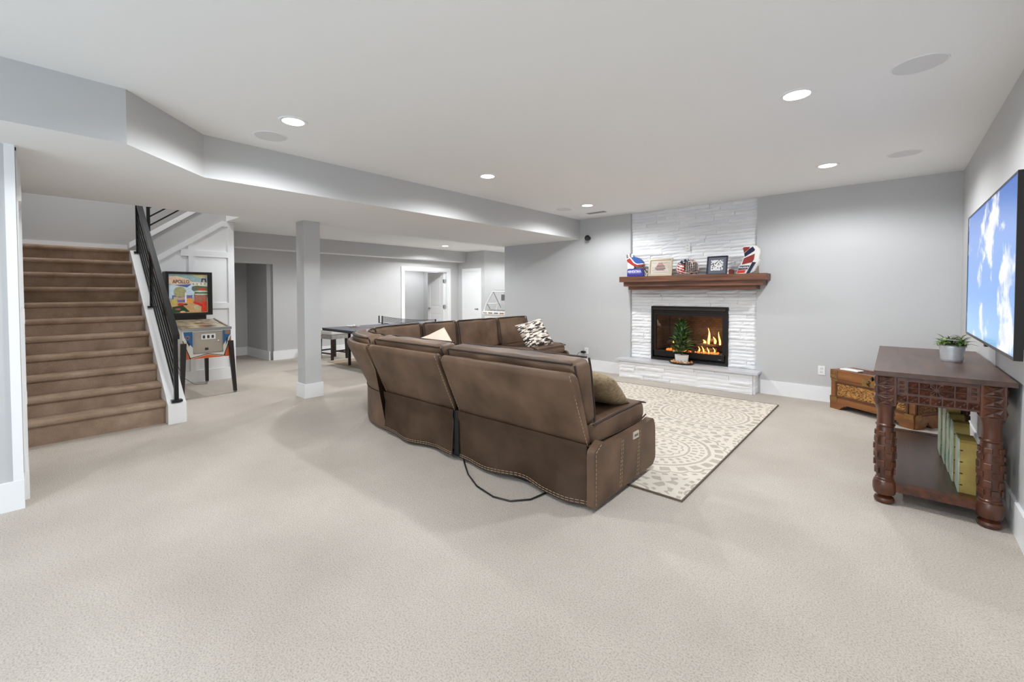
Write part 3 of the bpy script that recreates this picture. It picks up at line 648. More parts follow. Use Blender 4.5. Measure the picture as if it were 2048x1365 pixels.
# goalie blocker pad
bk = thing('goalie_blocker', 'curved red, white and navy goalie blocker at the right of the mantel', 'blocker', (-1.65,6.73,MZ+0.002), -0.12)
def kk(*a): return [((x-1195)*0.000515, (985-y)*0.000525) for x, y in a]
poly(bk,'board',kk((1195,960),(1230,900),(1330,690),(1400,520),(1390,420),(1350,300),(1380,265),(1560,245),(1680,270),(1760,350),(1775,450),(1740,620),(1690,700),(1600,800),(1500,960),(1440,985),(1230,985)),-0.02,0.02,gw_m,0.006)
poly(bk,'panel',kk((1215,945),(1245,890),(1440,890),(1410,960),(1230,965)),-0.024,-0.019,M('gear_orange',(214,52,34),rough=0.45),0.001)
poly(bk,'panel',kk((1245,880),(1300,775),(1540,775),(1480,870)),-0.024,-0.019,navy_m,0.001)
poly(bk,'panel',kk((1340,745),(1395,580),(1660,475),(1640,620),(1600,690)),-0.024,-0.019,maroon_m,0.001)
poly(bk,'panel',kk((1415,545),(1400,450),(1540,330),(1610,290),(1665,370),(1640,410)),-0.024,-0.019,navy_m,0.001)
poly(bk,'panel',kk((1395,440),(1365,310),(1400,285),(1540,290),(1520,340)),-0.024,-0.019,maroon_m,0.001)
poly(bk,'side_roll',kk((1470,975),(1620,690),(1690,700),(1540,960)),-0.045,-0.0,navy_m,0.006)
poly(bk,'side_roll',kk((1540,960),(1690,700),(1740,620),(1760,640),(1700,800),(1640,930),(1560,975)),-0.015,0.05,gw_m,0.006)
bm = text_bm('VAUGHN', 0.034, 0.0008, bold=0.001); bmesh.ops.transform(bm, matrix=T(0.104,-0.0255,0.084) @ R(PI/2,'X'), verts=bm.verts); finish('lettering', bm, gw_m, bk)
bm = B(); box(bm, 0.235, 0.262, 0.03, 0.07, -0.001, 0.30); box(bm, 0.20, 0.262, 0.02, 0.09, -0.001, 0.012); finish('stand', bm, M('stand_tan',(140,128,112),rough=0.6), bk, bevel=0.003)

# ------------------------------------------------------------------ HEARTH PLANT AND TRAY
tray = thing('dark_tray', 'shallow dark tray holding dried gourds on the hearth', 'tray', (-2.42,6.765,0.3115))
bm = B(); lathe(bm, [(0.0,0.0),(0.13,0.0),(0.178,0.014),(0.186,0.022),(0.178,0.022),(0.13,0.006),(0.0,0.006)], 28, Matrix.Diagonal((1,0.66,1,1))); finish('dish', bm, M('tray_dark',(40,34,30),rough=0.4), tray, smooth=True)
bm = B()
for i in range(16): a = 2*PI*i/16; bmesh.ops.create_icosphere(bm, subdivisions=1, radius=0.006, matrix=T(0.184*math.cos(a),0.121*math.sin(a),0.022))
finish('beaded_rim', bm, M('tray_bead',(70,56,44),rough=0.4), tray)
gourd_ms = [M('gourd_orange',(206,132,62),rough=0.5,var=0.2,vscale=20), M('gourd_cream',(222,190,150),rough=0.5,var=0.12,vscale=20), M('gourd_tan',(176,128,84),rough=0.6,var=0.2,vscale=20)]
gpos = [(-0.148,0.0,0),(-0.118,-0.052,1),(-0.068,-0.080,0),(-0.018,-0.090,0),(0.032,-0.088,2),(0.082,-0.075,1),(0.125,-0.046,2),(0.150,0.004,2),(-0.132,0.05,1),(0.130,0.055,0)]
gl_txt = ['orange gourd at the left end of the hearth tray','cream gourd at the front left of the hearth tray','orange gourd in front of the pot, left one','orange gourd in front of the pot, middle one','tan gourd in front of the white pot','cream gourd at the front right of the hearth tray','tan gourd beside the cream one at the tray right','tan gourd at the right end of the hearth tray','cream gourd behind the left end of the hearth tray','orange gourd behind the right side of the pot']
glabs = {0:'small orange ribbed gourd in the dark hearth tray',1:'small cream ribbed gourd in the dark hearth tray',2:'small tan ribbed gourd in the dark hearth tray'}
for i,(x,y,mi) in enumerate(gpos):
    r_ = 0.0205+0.001*((i*7)%3)
    o = thing('gourd', gl_txt[i], 'gourd', (-2.42+x,6.765+y,0.3115+0.0135), i*0.9, 'gourds in the hearth tray')
    bm = B(); nseg = 20; rings = []
    for j in range(9):
        ph = -PI/2+PI*j/8; row = []
        for k in range(nseg):
            th = 2*PI*k/nseg; rr = r_*math.cos(ph)*(1+0.10*math.cos(5*th)); row.append(bm.verts.new((rr*math.cos(th)+1e-5*k, rr*math.sin(th), r_*0.85*(1+math.sin(ph)))))
        rings.append(row)
    for a,b_ in zip(rings,rings[1:]):
        for k in range(nseg): bm.faces.new((a[k],a[(k+1)%nseg],b_[(k+1)%nseg],b_[k]))
    finish('flesh', bm, gourd_ms[mi], o, smooth=True)
    bm = B(); tube(bm, [(0,0,r_*1.65),(0.002,0,r_*1.95),(0.006,0.002,r_*2.2)], 0.004, 6); finish('stem', bm, bark, o, smooth=True)
leaf_ms = [M('leaf_green',(96,132,72),rough=0.45,var=0.25,vscale=30), M('leaf_pale',(142,172,108),rough=0.45,var=0.2,vscale=30), M('leaf_dark',(62,92,50),rough=0.45,var=0.25,vscale=30)]
def leaf_mesh(ln, wd, m, curl=0.25, tip=1.0):
    bm = B(); n = 5; L_, Cc, R_ = [], [], []
    for i in range(n+1):
        a = i/n; wv = wd*math.sin(PI*min(0.98,0.06+a*0.94))**0.8*(1 if i < n else 0.05); z = curl*ln*(a-a*a*1.3)
        L_.append(bm.verts.new((ln*a,-wv/2,z+wv*0.2))); Cc.append(bm.verts.new((ln*a,0,z))); R_.append(bm.verts.new((ln*a,wv/2,z+wv*0.2)))
    for i in range(n): bm.faces.new((L_[i],L_[i+1],Cc[i+1],Cc[i])); bm.faces.new((Cc[i],Cc[i+1],R_[i+1],R_[i]))
    bmesh.ops.solidify(bm, geom=bm.faces[:], thickness=0.0012)
    me = bpy.data.meshes.new('leaf'); bm.to_mesh(me); bm.free(); me.materials.append(m); me.polygons.foreach_set('use_smooth',[True]*len(me.polygons)); return me
leafs = [leaf_mesh(0.12,0.05,leaf_ms[0]), leaf_mesh(0.11,0.048,leaf_ms[1],0.35), leaf_mesh(0.125,0.052,leaf_ms[2],0.15)]
pp = thing('potted_bush', 'small leafy green bush in a white pot on the hearth', 'potted plant', (-2.42,6.772,0.3178))
bm = B(); lathe(bm, [(0.0,0.0),(0.092,0.0),(0.104,0.135),(0.096,0.135),(0.092,0.115),(0.0,0.115)], 28, Matrix.Diagonal((1,0.62,1,1))); finish('pot', bm, M('pot_white',(226,224,218),rough=0.5), pp, smooth=True)
bm = B(); disc(bm, 0.092, 0.116, 22, sy=0.62, t=0.006); finish('soil', bm, M('soil',(78,58,42),rough=0.95,var=0.3,vscale=60,bump=0.8,bscale=80), pp)
bm = B(); stems = []
for i in range(7):
    a = 2*PI*i/7; tip = Vector((0.10*math.cos(a)*(i>0), 0.07*math.sin(a)*(i>0), 0.30+0.08*(i%3)+ (0.24 if i == 0 else 0)))
    pts = [Vector((0,0,0.11)).lerp(tip, k/6)+Vector((0,0,0.03*math.sin(PI*k/6))) for k in range(7)]; stems.append(pts); tube(bm, pts, 0.004, 6)
finish('stem', bm, M('stem_green',(96,110,60),rough=0.6), pp, smooth=True)
for i in range(150):
    t_ = (i+0.5)/150; z = 0.15+0.47*t_; rad = 0.20*math.sin(PI*(0.20+0.78*t_))**0.9; a = i*2.39996
    rr = rad*(0.35+0.65*((i*37)%10)/10)
    el = 0.15+0.75*t_ + (0.3 if (i%4)==0 else 0)
    o = bpy.data.objects.new('leaf', leafs[i%3]); C.objects.link(o); o.parent = pp
    o.location = (rr*0.55*math.cos(a), rr*0.42*math.sin(a), z); o.rotation_euler = (rs.uniform(-0.4,0.4), -el, a); o.scale = (1-0.15*t_,)*3
o = bpy.data.objects.new('leaf', leaf_mesh(0.10,0.042,M('leaf_brown',(136,92,60),rough=0.5),0.2)); C.objects.link(o); o.parent = pp; o.location = (0.0,0.0,0.57); o.rotation_euler = (0,-1.35,0.3)
# ------------------------------------------------------------------ SECTIONAL SOFA
def leather(name, rgb, rgb2):
    m = M(name, rgb, rough=0.52, rgb2=rgb2, vscale=3.2, bump=0.18, bscale=26, detail=8, spec=0.4); return m
lea = leather('brown_leather', (78,58,43), (116,91,71))
lea_d = lea
pip_m = M('dark_piping', (52,38,30), rough=0.6); stitch_m = M('pale_stitching', (184,164,138), rough=0.8); void_m = M('sofa_dark_frame', (20,18,17), rough=0.9)
sf = thing('sectional_sofa', 'large brown leather reclining sectional sofa seen from behind', 'sofa', (-3.3,3.4,0))
class Path:
    """polyline in plan with outward (rear) normals; s in metres from its start"""
    def __init__(self, pts):
        self.p = [Vector((x,y,0)) for x,y in pts]; self.L = [0.0]
        for a,b in zip(self.p,self.p[1:]): self.L.append(self.L[-1]+(b-a).length)
    def at(self, s):
        s = max(0.0, min(self.L[-1]-1e-6, s))
        for i in range(len(self.L)-1):
            if s <= self.L[i+1]: break
        a = (s-self.L[i])/max(1e-9,self.L[i+1]-self.L[i]); p = self.p[i].lerp(self.p[i+1], a)
        def nrm(k):
            t_ = (self.p[min(k+1,len(self.p)-1)]-self.p[max(k-1,0)]).normalized(); return Vector((-t_.y,t_.x,0))
        n = nrm(i).lerp(nrm(i+1), a).normalized()
        return p, n        # n points to the FRONT of the seat (left of travel)
def sweep(bm, path, s0, s1, prof, n=12, ends=0.0, steps=(0,0.12,0.4,1.0), wob=0.0, seed=0, closed=True):
    """closed cross-section prof [(y,z)], y towards the front; ends: rounded end length"""
    if ends > 0:
        ss = [s0+ends*q for q in steps] + [s0+ends+(s1-s0-2*ends)*i/n for i in range(1,n)] + [s1-ends*q for q in reversed(steps)]
    else: ss = [s0+(s1-s0)*i/n for i in range(n+1)]
    cy = sum(p[0] for p in prof)/len(prof); cz = sum(p[1] for p in prof)/len(prof); rings = []
    for s in ss:
        k = 1.0
        if ends > 0:
            d = min(s-s0, s1-s)
            if d < ends: k = 0.72+0.28*math.sqrt(max(0.0,1-(1-d/ends)**2))
        p, nn = path.at(s); row = []
        for (y,z) in prof:
            yy, zz = cy+(y-cy)*k, cz+(z-cz)*k
            if wob:
                q = noise.noise(Vector((s*5+seed, y*9, z*9)))*wob; yy += q; zz += q*0.7
            row.append(bm.verts.new((p.x+nn.x*yy, p.y+nn.y*yy, zz)))
        rings.append(row)
    m = len(prof)
    for a,b in zip(rings,rings[1:]):
        for i in range(m if closed else m-1): bm.faces.new((a[i],a[(i+1)%m],b[(i+1)%m],b[i]))
    if closed: bm.faces.new(rings[0][::-1]); bm.faces.new(rings[-1])
    return rings
def rprof(pts, r, n=4):
    """round the corners of a closed polygon (y,z)"""
    out = []; m = len(pts)
    for i in range(m):
        p = Vector(pts[i]); a = Vector(pts[i-1]); b = Vector(pts[(i+1)%m]); rr = r[i] if isinstance(r,(list,tuple)) else r
        d1 = (a-p); d2 = (b-p); l = min(rr, d1.length*0.48, d2.length*0.48); q1 = p+d1.normalized()*l; q2 = p+d2.normalized()*l
        for k in range(n+1):
            t_ = k/n; v = q1*(1-t_)**2 + p*2*t_*(1-t_) + q2*t_**2; out.append((v.x,v.y))
    return out
def bulge(pts, amt, n=3):
    out = []; m = len(pts); c = Vector((sum(p[0] for p in pts)/m, sum(p[1] for p in pts)/m))
    for i in range(m):
        a = Vector(pts[i]); b = Vector(pts[(i+1)%m]); d = (b-a); nr = Vector((d.y,-d.x)).normalized()
        if nr.dot((a+b)/2-c) < 0: nr = -nr
        L = d.length
        for k in range(n):
            t_ = k/n; out.append(tuple(a+d*t_+nr*amt*L*4*t_*(1-t_)*0.5))
    return out
BACK = rprof([(0.03,0.40),(0.0,0.40),(-0.215,0.88),(-0.205,0.918),(-0.15,0.918),(-0.13,0.86)], [0.01,0.01,0.025,0.03,0.03,0.02])
BCU = [(0.105,0.535),(0.03,0.53),(-0.045,0.62),(-0.150,0.95),(-0.125,0.985),(-0.005,1.0),(0.035,0.965)]
BCUSH = rprof(BCU, [0.05,0.04,0.04,0.02,0.03,0.03,0.04])
SCUSH = rprof([(0.03,0.40),(0.80,0.39),(0.875,0.44),(0.865,0.53),(0.78,0.565),(0.03,0.545)], [0.03,0.04,0.03,0.05,0.06,0.03])
BASE = rprof([(0.04,0.045),(0.80,0.045),(0.83,0.06),(0.845,0.40),(0.04,0.40)], 0.02)
def off_line(path, s0, s1, y, z, n=14):
    r = []
    for i in range(n+1):
        p, nn = path.at(s0+(s1-s0)*i/n); r.append((p.x+nn.x*y, p.y+nn.y*y, z))
    return r
def dashes(bm, pts, r=0.0017, dash=0.018, gap=0.010):
    P = [Vector(p) for p in pts]; acc = 0.0
    for a,b in zip(P,P[1:]):
        L = (b-a).length
        if L < 1e-6: continue
        d = (b-a)/L; s = 0.0
        while s < L:
            e = min(L, s+dash)
            if e-s > 0.004: tube(bm, [a+d*s, a+d*e], r, 4)
            s += dash+gap
def section(path, s0, s1, flap=True, cushion=True, seed=0, split=None, endl=False, endr=False):
    g = 0.012
    bm = B(); sweep(bm, path, s0+g, s1-g, BASE, 8); finish('base', bm, lea_d, sf, world=True, smooth=True)
    bm = B(); sweep(bm, path, s0+g, s1-g, BACK, 14, ends=0.03, wob=0.004, seed=seed); pb = finish('back_panel', bm, lea, sf, world=True, smooth=True, angle=0.9)
    # flap hanging behind
    if flap:
        bm = B(); nu, nv = 36, 8; grid = []
        for i in range(nu+1):
            s = s0+g+0.004+(s1-s0-2*g-0.008)*i/nu; p, nn = path.at(s); row = []
            for j in range(nv+1):
                v = j/nv; fold = 0.022*math.sin(s*9+seed)*v + 0.03*noise.noise(Vector((s*4.5,v*1.2,seed)))*v**1.2
                zb = 0.026+0.016*max(0,math.sin((s-s0)/(s1-s0)*PI*2.3+seed))
                z = 0.43*(1-v)+zb*v; y = 0.002-0.014-0.022*v+fold - (0.02*(1-v) if v < 0.2 else 0)
                row.append(bm.verts.new((p.x+nn.x*y, p.y+nn.y*y, z)))
            grid.append(row)
        for i in range(nu):
            for j in range(nv): bm.faces.new((grid[i][j],grid[i+1][j],grid[i+1][j+1],grid[i][j+1]))
        hem = [grid[i][nv].co.copy()+Vector((0,0,0.014)) for i in range(nu+1)]; hem2 = [h+Vector((0,0,0.016)) for h in hem]; eL = [grid[0][j].co.copy() for j in range(nv+1)]; eR = [grid[nu][j].co.copy() for j in range(nv+1)]
        nrm = path.at((s0+s1)/2)[1]
        bmesh.ops.solidify(bm, geom=bm.faces[:], thickness=0.004)
        fl = finish('skirt_flap', bm, lea_d, sf, world=True, smooth=True)
        bm = B(); offv = nrm*-0.0045
        for h in (hem, hem2): dashes(bm, [q+offv for q in h])
        finish('stitching', bm, stitch_m, fl, world=True)
        bm = B(); tube(bm, [q+offv*0.5 for q in eL], 0.004, 5); tube(bm, [q+offv*0.5 for q in eR], 0.004, 5); finish('edge_binding', bm, pip_m, fl, world=True)
    # side stitching of the back panel
    bm = B()
    for s in (s0+g+0.012, s1-g-0.012):
        p, nn = path.at(s); dashes(bm, [(p.x+nn.x*y,p.y+nn.y*y,z) for (y,z) in ((-0.004,0.41),(-0.116,0.66),(-0.221,0.905))])
    finish('stitching', bm, stitch_m, pb, world=True)
    if cushion:
        cuts = split or [(s0+0.02, s1-0.02)]
        for q,(a,b) in enumerate(cuts):
            bm = B(); sweep(bm, path, a, b, BCUSH, 16, ends=0.06, wob=0.014, seed=seed+q*3.1); bc = finish('back_cushion', bm, lea, sf, world=True, smooth=True, angle=1.2)
            bm = B()
            tube(bm, off_line(path, a+0.03, b-0.03, -0.150, 0.966, 18), 0.0075, 6)
            tube(bm, off_line(path, a+0.03, b-0.03, 0.022, 0.992, 18), 0.0075, 6)
            for s in (a+0.012, b-0.012):
                p, nn = path.at(s)
                for prof in (((-0.148,0.96),(-0.118,0.85),(-0.066,0.68),(-0.03,0.60)), ((0.022,0.99),(0.048,0.90),(0.074,0.75),(0.098,0.60),(0.095,0.55))):
                    tube(bm, [(p.x+nn.x*y,p.y+nn.y*y,z) for y,z in prof], 0.0075, 6)
            finish('piping', bm, pip_m, bc, world=True, smooth=True)
    a, b = s0+0.012, s1-0.012
    bm = B(); sweep(bm, path, a, b, SCUSH, 16, ends=0.05, wob=0.008, seed=seed+9); sc = finish('seat_cushion', bm, lea, sf, world=True, smooth=True, angle=1.2)
    bm = B(); tube(bm, off_line(path, a+0.02, b-0.02, 0.868, 0.535, 14), 0.006, 6)
    for s in (a+0.004,b-0.004):
        p, nn = path.at(s); tube(bm, [(p.x+nn.x*y,p.y+nn.y*y,z) for y,z in ((0.05,0.54),(0.40,0.553),(0.76,0.558),(0.862,0.535))], 0.006, 6); tube(bm, [(p.x+nn.x*y,p.y+nn.y*y,z) for y,z in ((0.05,0.42),(0.40,0.412),(0.76,0.412),(0.87,0.44))], 0.006, 6)
    finish('piping', bm, pip_m, sc, world=True, smooth=True)
YB = 2.462; XB = -4.95
pa = Path([(-3.82,YB),(-1.455,YB)])                    # travel +x : front is +y
section(pa, 0.0, 1.065, seed=1.3)                      # narrow recliner
section(pa, 1.085, 2.365, seed=4.2)                    # wide recliner
pb_ = Path([(XB,6.10),(XB,3.76)])                      # travel -y : front is +x
section(pb_, 0.0, 0.80, flap=False, seed=7.7); section(pb_, 0.80, 1.70, flap=False, seed=2.9); section(pb_, 1.70, 2.34, flap=False, seed=5.5)
# curved wedge between the two runs
cw = []
for i in range(13):
    a = i/12; P0, P1, P2, P3 = Vector((XB,3.75)), Vector((XB,2.95)), Vector((-4.55,YB)), Vector((-3.83,YB))
    cw.append(tuple(P0*(1-a)**3+P1*3*a*(1-a)**2+P2*3*a*a*(1-a)+P3*a**3))
pw = Path(cw); LW = pw.L[-1]
bm = B(); sweep(bm, pw, 0.0, LW, rprof([(0.10,0.03),(0.0,0.03),(0.0,0.42),(-0.215,0.87),(-0.20,0.912),(-0.14,0.912)], [0.02,0.01,0.02,0.03,0.03,0.02]), 24); wb = finish('corner_back', bm, lea, sf, world=True, smooth=True, angle=0.9)
bm = B(); tube(bm, off_line(pw, 0.0, LW, -0.004, 0.40, 24), 0.005, 6); finish('piping', bm, pip_m, wb, world=True, smooth=True)
bm = B(); p, nn = pw.at(LW-0.015); dashes(bm, [(p.x+nn.x*y,p.y+nn.y*y,z) for y,z in ((-0.006,0.42),(-0.219,0.885))]); finish('stitching', bm, stitch_m, wb, world=True)
for q,(a,b) in enumerate(((0.02,LW*0.5-0.01),(LW*0.5+0.01,LW-0.04))):
    bm = B(); sweep(bm, pw, a, b, BCUSH, 16, ends=0.06, wob=0.016, seed=20+q*5); bc = finish('back_cushion', bm, lea, sf, world=True, smooth=True, angle=1.2)
    bm = B(); tube(bm, off_line(pw, a+0.03, b-0.03, -0.150, 0.966, 18), 0.0075, 6); tube(bm, off_line(pw, a+0.03, b-0.03, 0.022, 0.992, 18), 0.0075, 6)
    for s in (a+0.012, b-0.012):
        p, nn = pw.at(s)
        for prof in (((-0.148,0.96),(-0.118,0.85),(-0.066,0.68)), ((0.022,0.99),(0.048,0.90),(0.074,0.75),(0.098,0.60))): tube(bm, [(p.x+nn.x*y,p.y+nn.y*y,z) for y,z in prof], 0.0075, 6)
    finish('piping', bm, pip_m, bc, world=True, smooth=True)
seat_pts = [(-4.88,3.745)] + [(pw.at(LW*i/10)[0].x+pw.at(LW*i/10)[1].x*0.04, pw.at(LW*i/10)[0].y+pw.at(LW*i/10)[1].y*0.04) for i in range(1,10)] + [(-3.835,2.53),(-3.835,3.29),(-3.92,3.50),(-4.11,3.745)]
bm = B(); prism(bm, seat_pts, 2, 0.42, 0.555); finish('corner_seat', bm, lea, sf, world=True, bevel=0.03, seg=3, smooth=True)
bm = B(); prism(bm, seat_pts, 2, 0.05, 0.42); finish('corner_base', bm, lea_d, sf, world=True)
# end panels
def end_panel(x0, x1, y0, sgn, nm='end_panel'):
    """slab across x0..x1 whose profile runs from the back (y0) to the front along sgn*y"""
    pr = rprof([(-0.05,0.03),(0.86,0.055),(0.905,0.10),(0.90,0.36),(0.86,0.43),(0.74,0.415),(0.10,0.40),(0.06,0.455),(-0.05,0.40)], [0.02,0.02,0.02,0.05,0.03,0.03,0.02,0.03,0.02])
    bm = B(); prism(bm, [(y0+sgn*y,z) for y,z in pr], 0, x0, x1); return finish(nm, bm, lea, sf, world=True, bevel=0.008, seg=2, smooth=True)
ep = end_panel(-1.458, -1.405, YB, 1)
bm = B(); xo = -1.4035
for y in (0.33,0.352,0.60,0.622): dashes(bm, [(xo,YB+y-0.03,0.06),(xo,YB+y,0.395)])
dashes(bm, [(xo,YB-0.025,0.05),(xo,YB-0.025,0.39),(xo,YB+0.05,0.435)]); finish('stitching', bm, stitch_m, ep, world=True)
bm = B(); box(bm, xo-0.002, xo+0.006, YB+0.50, YB+0.585, 0.345, 0.395, None); cp = finish('control_panel', bm, M('control_beige',(206,196,178),rough=0.4), sf, world=True, bevel=0.003)
bm = B()
for y in (0.52,0.54,0.562): box(bm, xo+0.005, xo+0.009, YB+y-0.005, YB+y+0.005, 0.362, 0.378)
finish('button', bm, M('control_button',(90,84,76),rough=0.4), cp, world=True)
# far end panel (faces +y) of the long run
pr = rprof([(-0.05,0.03),(0.86,0.055),(0.90,0.10),(0.90,0.36),(0.86,0.43),(0.06,0.455),(-0.05,0.40)], 0.03)
bm = B(); prism(bm, [(XB+y,z) for y,z in pr], 1, 6.105, 6.155); finish('end_panel', bm, lea, sf, world=True, bevel=0.008, smooth=True)
# dark frame and gap filler seen between sections
bm = B(); box(bm, -3.80,-1.47,YB+0.03,YB+0.75,0.012,0.05); box(bm, -2.775,-2.715,YB-0.02,YB+0.2,0.05,0.42); finish('underframe', bm, void_m, sf, world=True)
for x, y in ((-1.55,2.60),(-1.55,3.2),(-2.70,2.60),(-3.75,2.6),(-4.85,3.85),(-4.2,3.85),(-4.85,6.0),(-4.2,6.0),(-4.3,2.9)):
    bm = B(); lathe(bm, [(0.022,0.0),(0.026,0.05)], 10, T(x,y,0)); finish('foot', bm, void_m, sf, world=True)
# cord under the sofa
bm = B(); tube(bm, [(-2.72,2.50,0.02),(-2.62,2.42,0.012),(-2.45,2.30,0.008),(-2.25,2.20,0.007),(-2.05,2.16,0.007),(-1.92,2.19,0.007),(-1.83,2.30,0.007),(-1.80,2.50,0.01)], 0.006, 6)
tag(finish('extension_cord', bm, black_m, smooth=True), 'thin black cord looping out from under the sofa back', 'cord')

# ------------------------------------------------------------------ PILLOWS
def pillow(name, label, w_, h_, th, mat, Mx, n=18):
    bm = B(); vg = {}
    for side in (1,-1):
        for i in range(n+1):
            for j in range(n+1):
                u, v = -1+2*i/n, -1+2*j/n; e = (1-u*u)*(1-v*v); edge = i in (0,n) or j in (0,n)
                if edge and side == -1: vg[(i,j,-1)] = vg[(i,j,1)]; continue
                pin = 1-0.06*(1-abs(u))*abs(v)**3; pin2 = 1-0.06*(1-abs(v))*abs(u)**3
                z = side*th*0.5*max(0,e)**0.42 + 0.006*noise.noise(Vector((u*2.5,v*2.5,side*3)))*(0 if edge else 1)
                vg[(i,j,side)] = bm.verts.new((u*w_/2*pin2, v*h_/2*pin, z))
    for side in (1,-1):
        for i in range(n):
            for j in range(n):
                q = [vg[(i,j,side)],vg[(i+1,j,side)],vg[(i+1,j+1,side)],vg[(i,j+1,side)]]
                try: bm.faces.new(q if side > 0 else q[::-1])
                except ValueError: pass
    o = finish(name, bm, mat, smooth=True, angle=None); o.matrix_basis = Mx
    tag(o, label, 'pillow'); return o
def brick_pillow_mat():
    m = bpy.data.materials.new('woven_dash_fabric'); m.use_nodes = True; nt = m.node_tree; b = nt.nodes['Principled BSDF']; b.inputs['Roughness'].default_value = 0.9
    t_ = nt.nodes.new('ShaderNodeTexCoord'); sp_ = nt.nodes.new('ShaderNodeSeparateXYZ'); nt.links.new(t_.outputs['Object'], sp_.inputs[0])
    def math_(op, a, bb=None, cc=None):
        n = nt.nodes.new('ShaderNodeMath'); n.operation = op
        for k, v in enumerate((a,bb,cc)):
            if v is None: continue
            if isinstance(v,(int,float)): n.inputs[k].default_value = v
            else: nt.links.new(v, n.inputs[k])
        return n.outputs[0]
    row = math_('FLOOR', math_('MULTIPLY', sp_.outputs['Y'], 58)); wn = nt.nodes.new('ShaderNodeTexWhiteNoise'); wn.noise_dimensions = '1D'; nt.links.new(row, wn.inputs['W'])
    col = math_('FLOOR', math_('ADD', math_('MULTIPLY', sp_.outputs['X'], 17), math_('MULTIPLY', wn.outputs['Value'], 7)))
    cb = nt.nodes.new('ShaderNodeCombineXYZ'); nt.links.new(row, cb.inputs[0]); nt.links.new(col, cb.inputs[1]); w2 = nt.nodes.new('ShaderNodeTexWhiteNoise'); w2.noise_dimensions = '3D'; nt.links.new(cb.outputs[0], w2.inputs['Vector'])
    r = nt.nodes.new('ShaderNodeValToRGB'); r.color_ramp.interpolation = 'CONSTANT'; e = r.color_ramp.elements; e[0].position = 0; e[0].color = lin((44,40,38)); e[1].position = 0.26; e[1].color = lin((226,216,204))
    for pos, c in ((0.55,(190,176,162)),(0.70,(150,138,128)),(0.82,(236,230,222)),(0.93,(86,78,72))): q = e.new(pos); q.color = lin(c)
    nt.links.new(w2.outputs['Value'], r.inputs['Fac']); nt.links.new(r.outputs['Color'], b.inputs['Base Color']); return m
def knit_mat():
    m = M('tan_knit', (178,158,126), rough=0.95, rgb2=(140,120,92), vscale=40, bump=0.9, bscale=140); return m
# stands on the far seat, leaning on the back
pillow('patterned_pillow', 'black and cream dashed pillow at the far end of the sofa', 0.50, 0.50, 0.15, brick_pillow_mat(), T(-4.33,5.55,0.735) @ R(-0.50,'Z') @ R(0.98,'Y') @ R(0.26+PI/2,'Z'))
pillow('cream_pillow', 'plain cream pillow in the corner of the sofa', 0.48, 0.48, 0.15, M('cream_linen',(222,208,190),rough=0.9,bump=0.25,bscale=90), T(-4.36,3.56,0.70) @ R(-0.55,'Z') @ R(0.95,'Y') @ R(0.42,'Z'))
pillow('knit_pillow', 'tan knitted pillow on the near end seat', 0.50, 0.50, 0.17, knit_mat(), T(-1.72,2.90,0.695) @ R(0.06,'Z') @ R(-0.55,'X') @ R(0.12,'Z'))

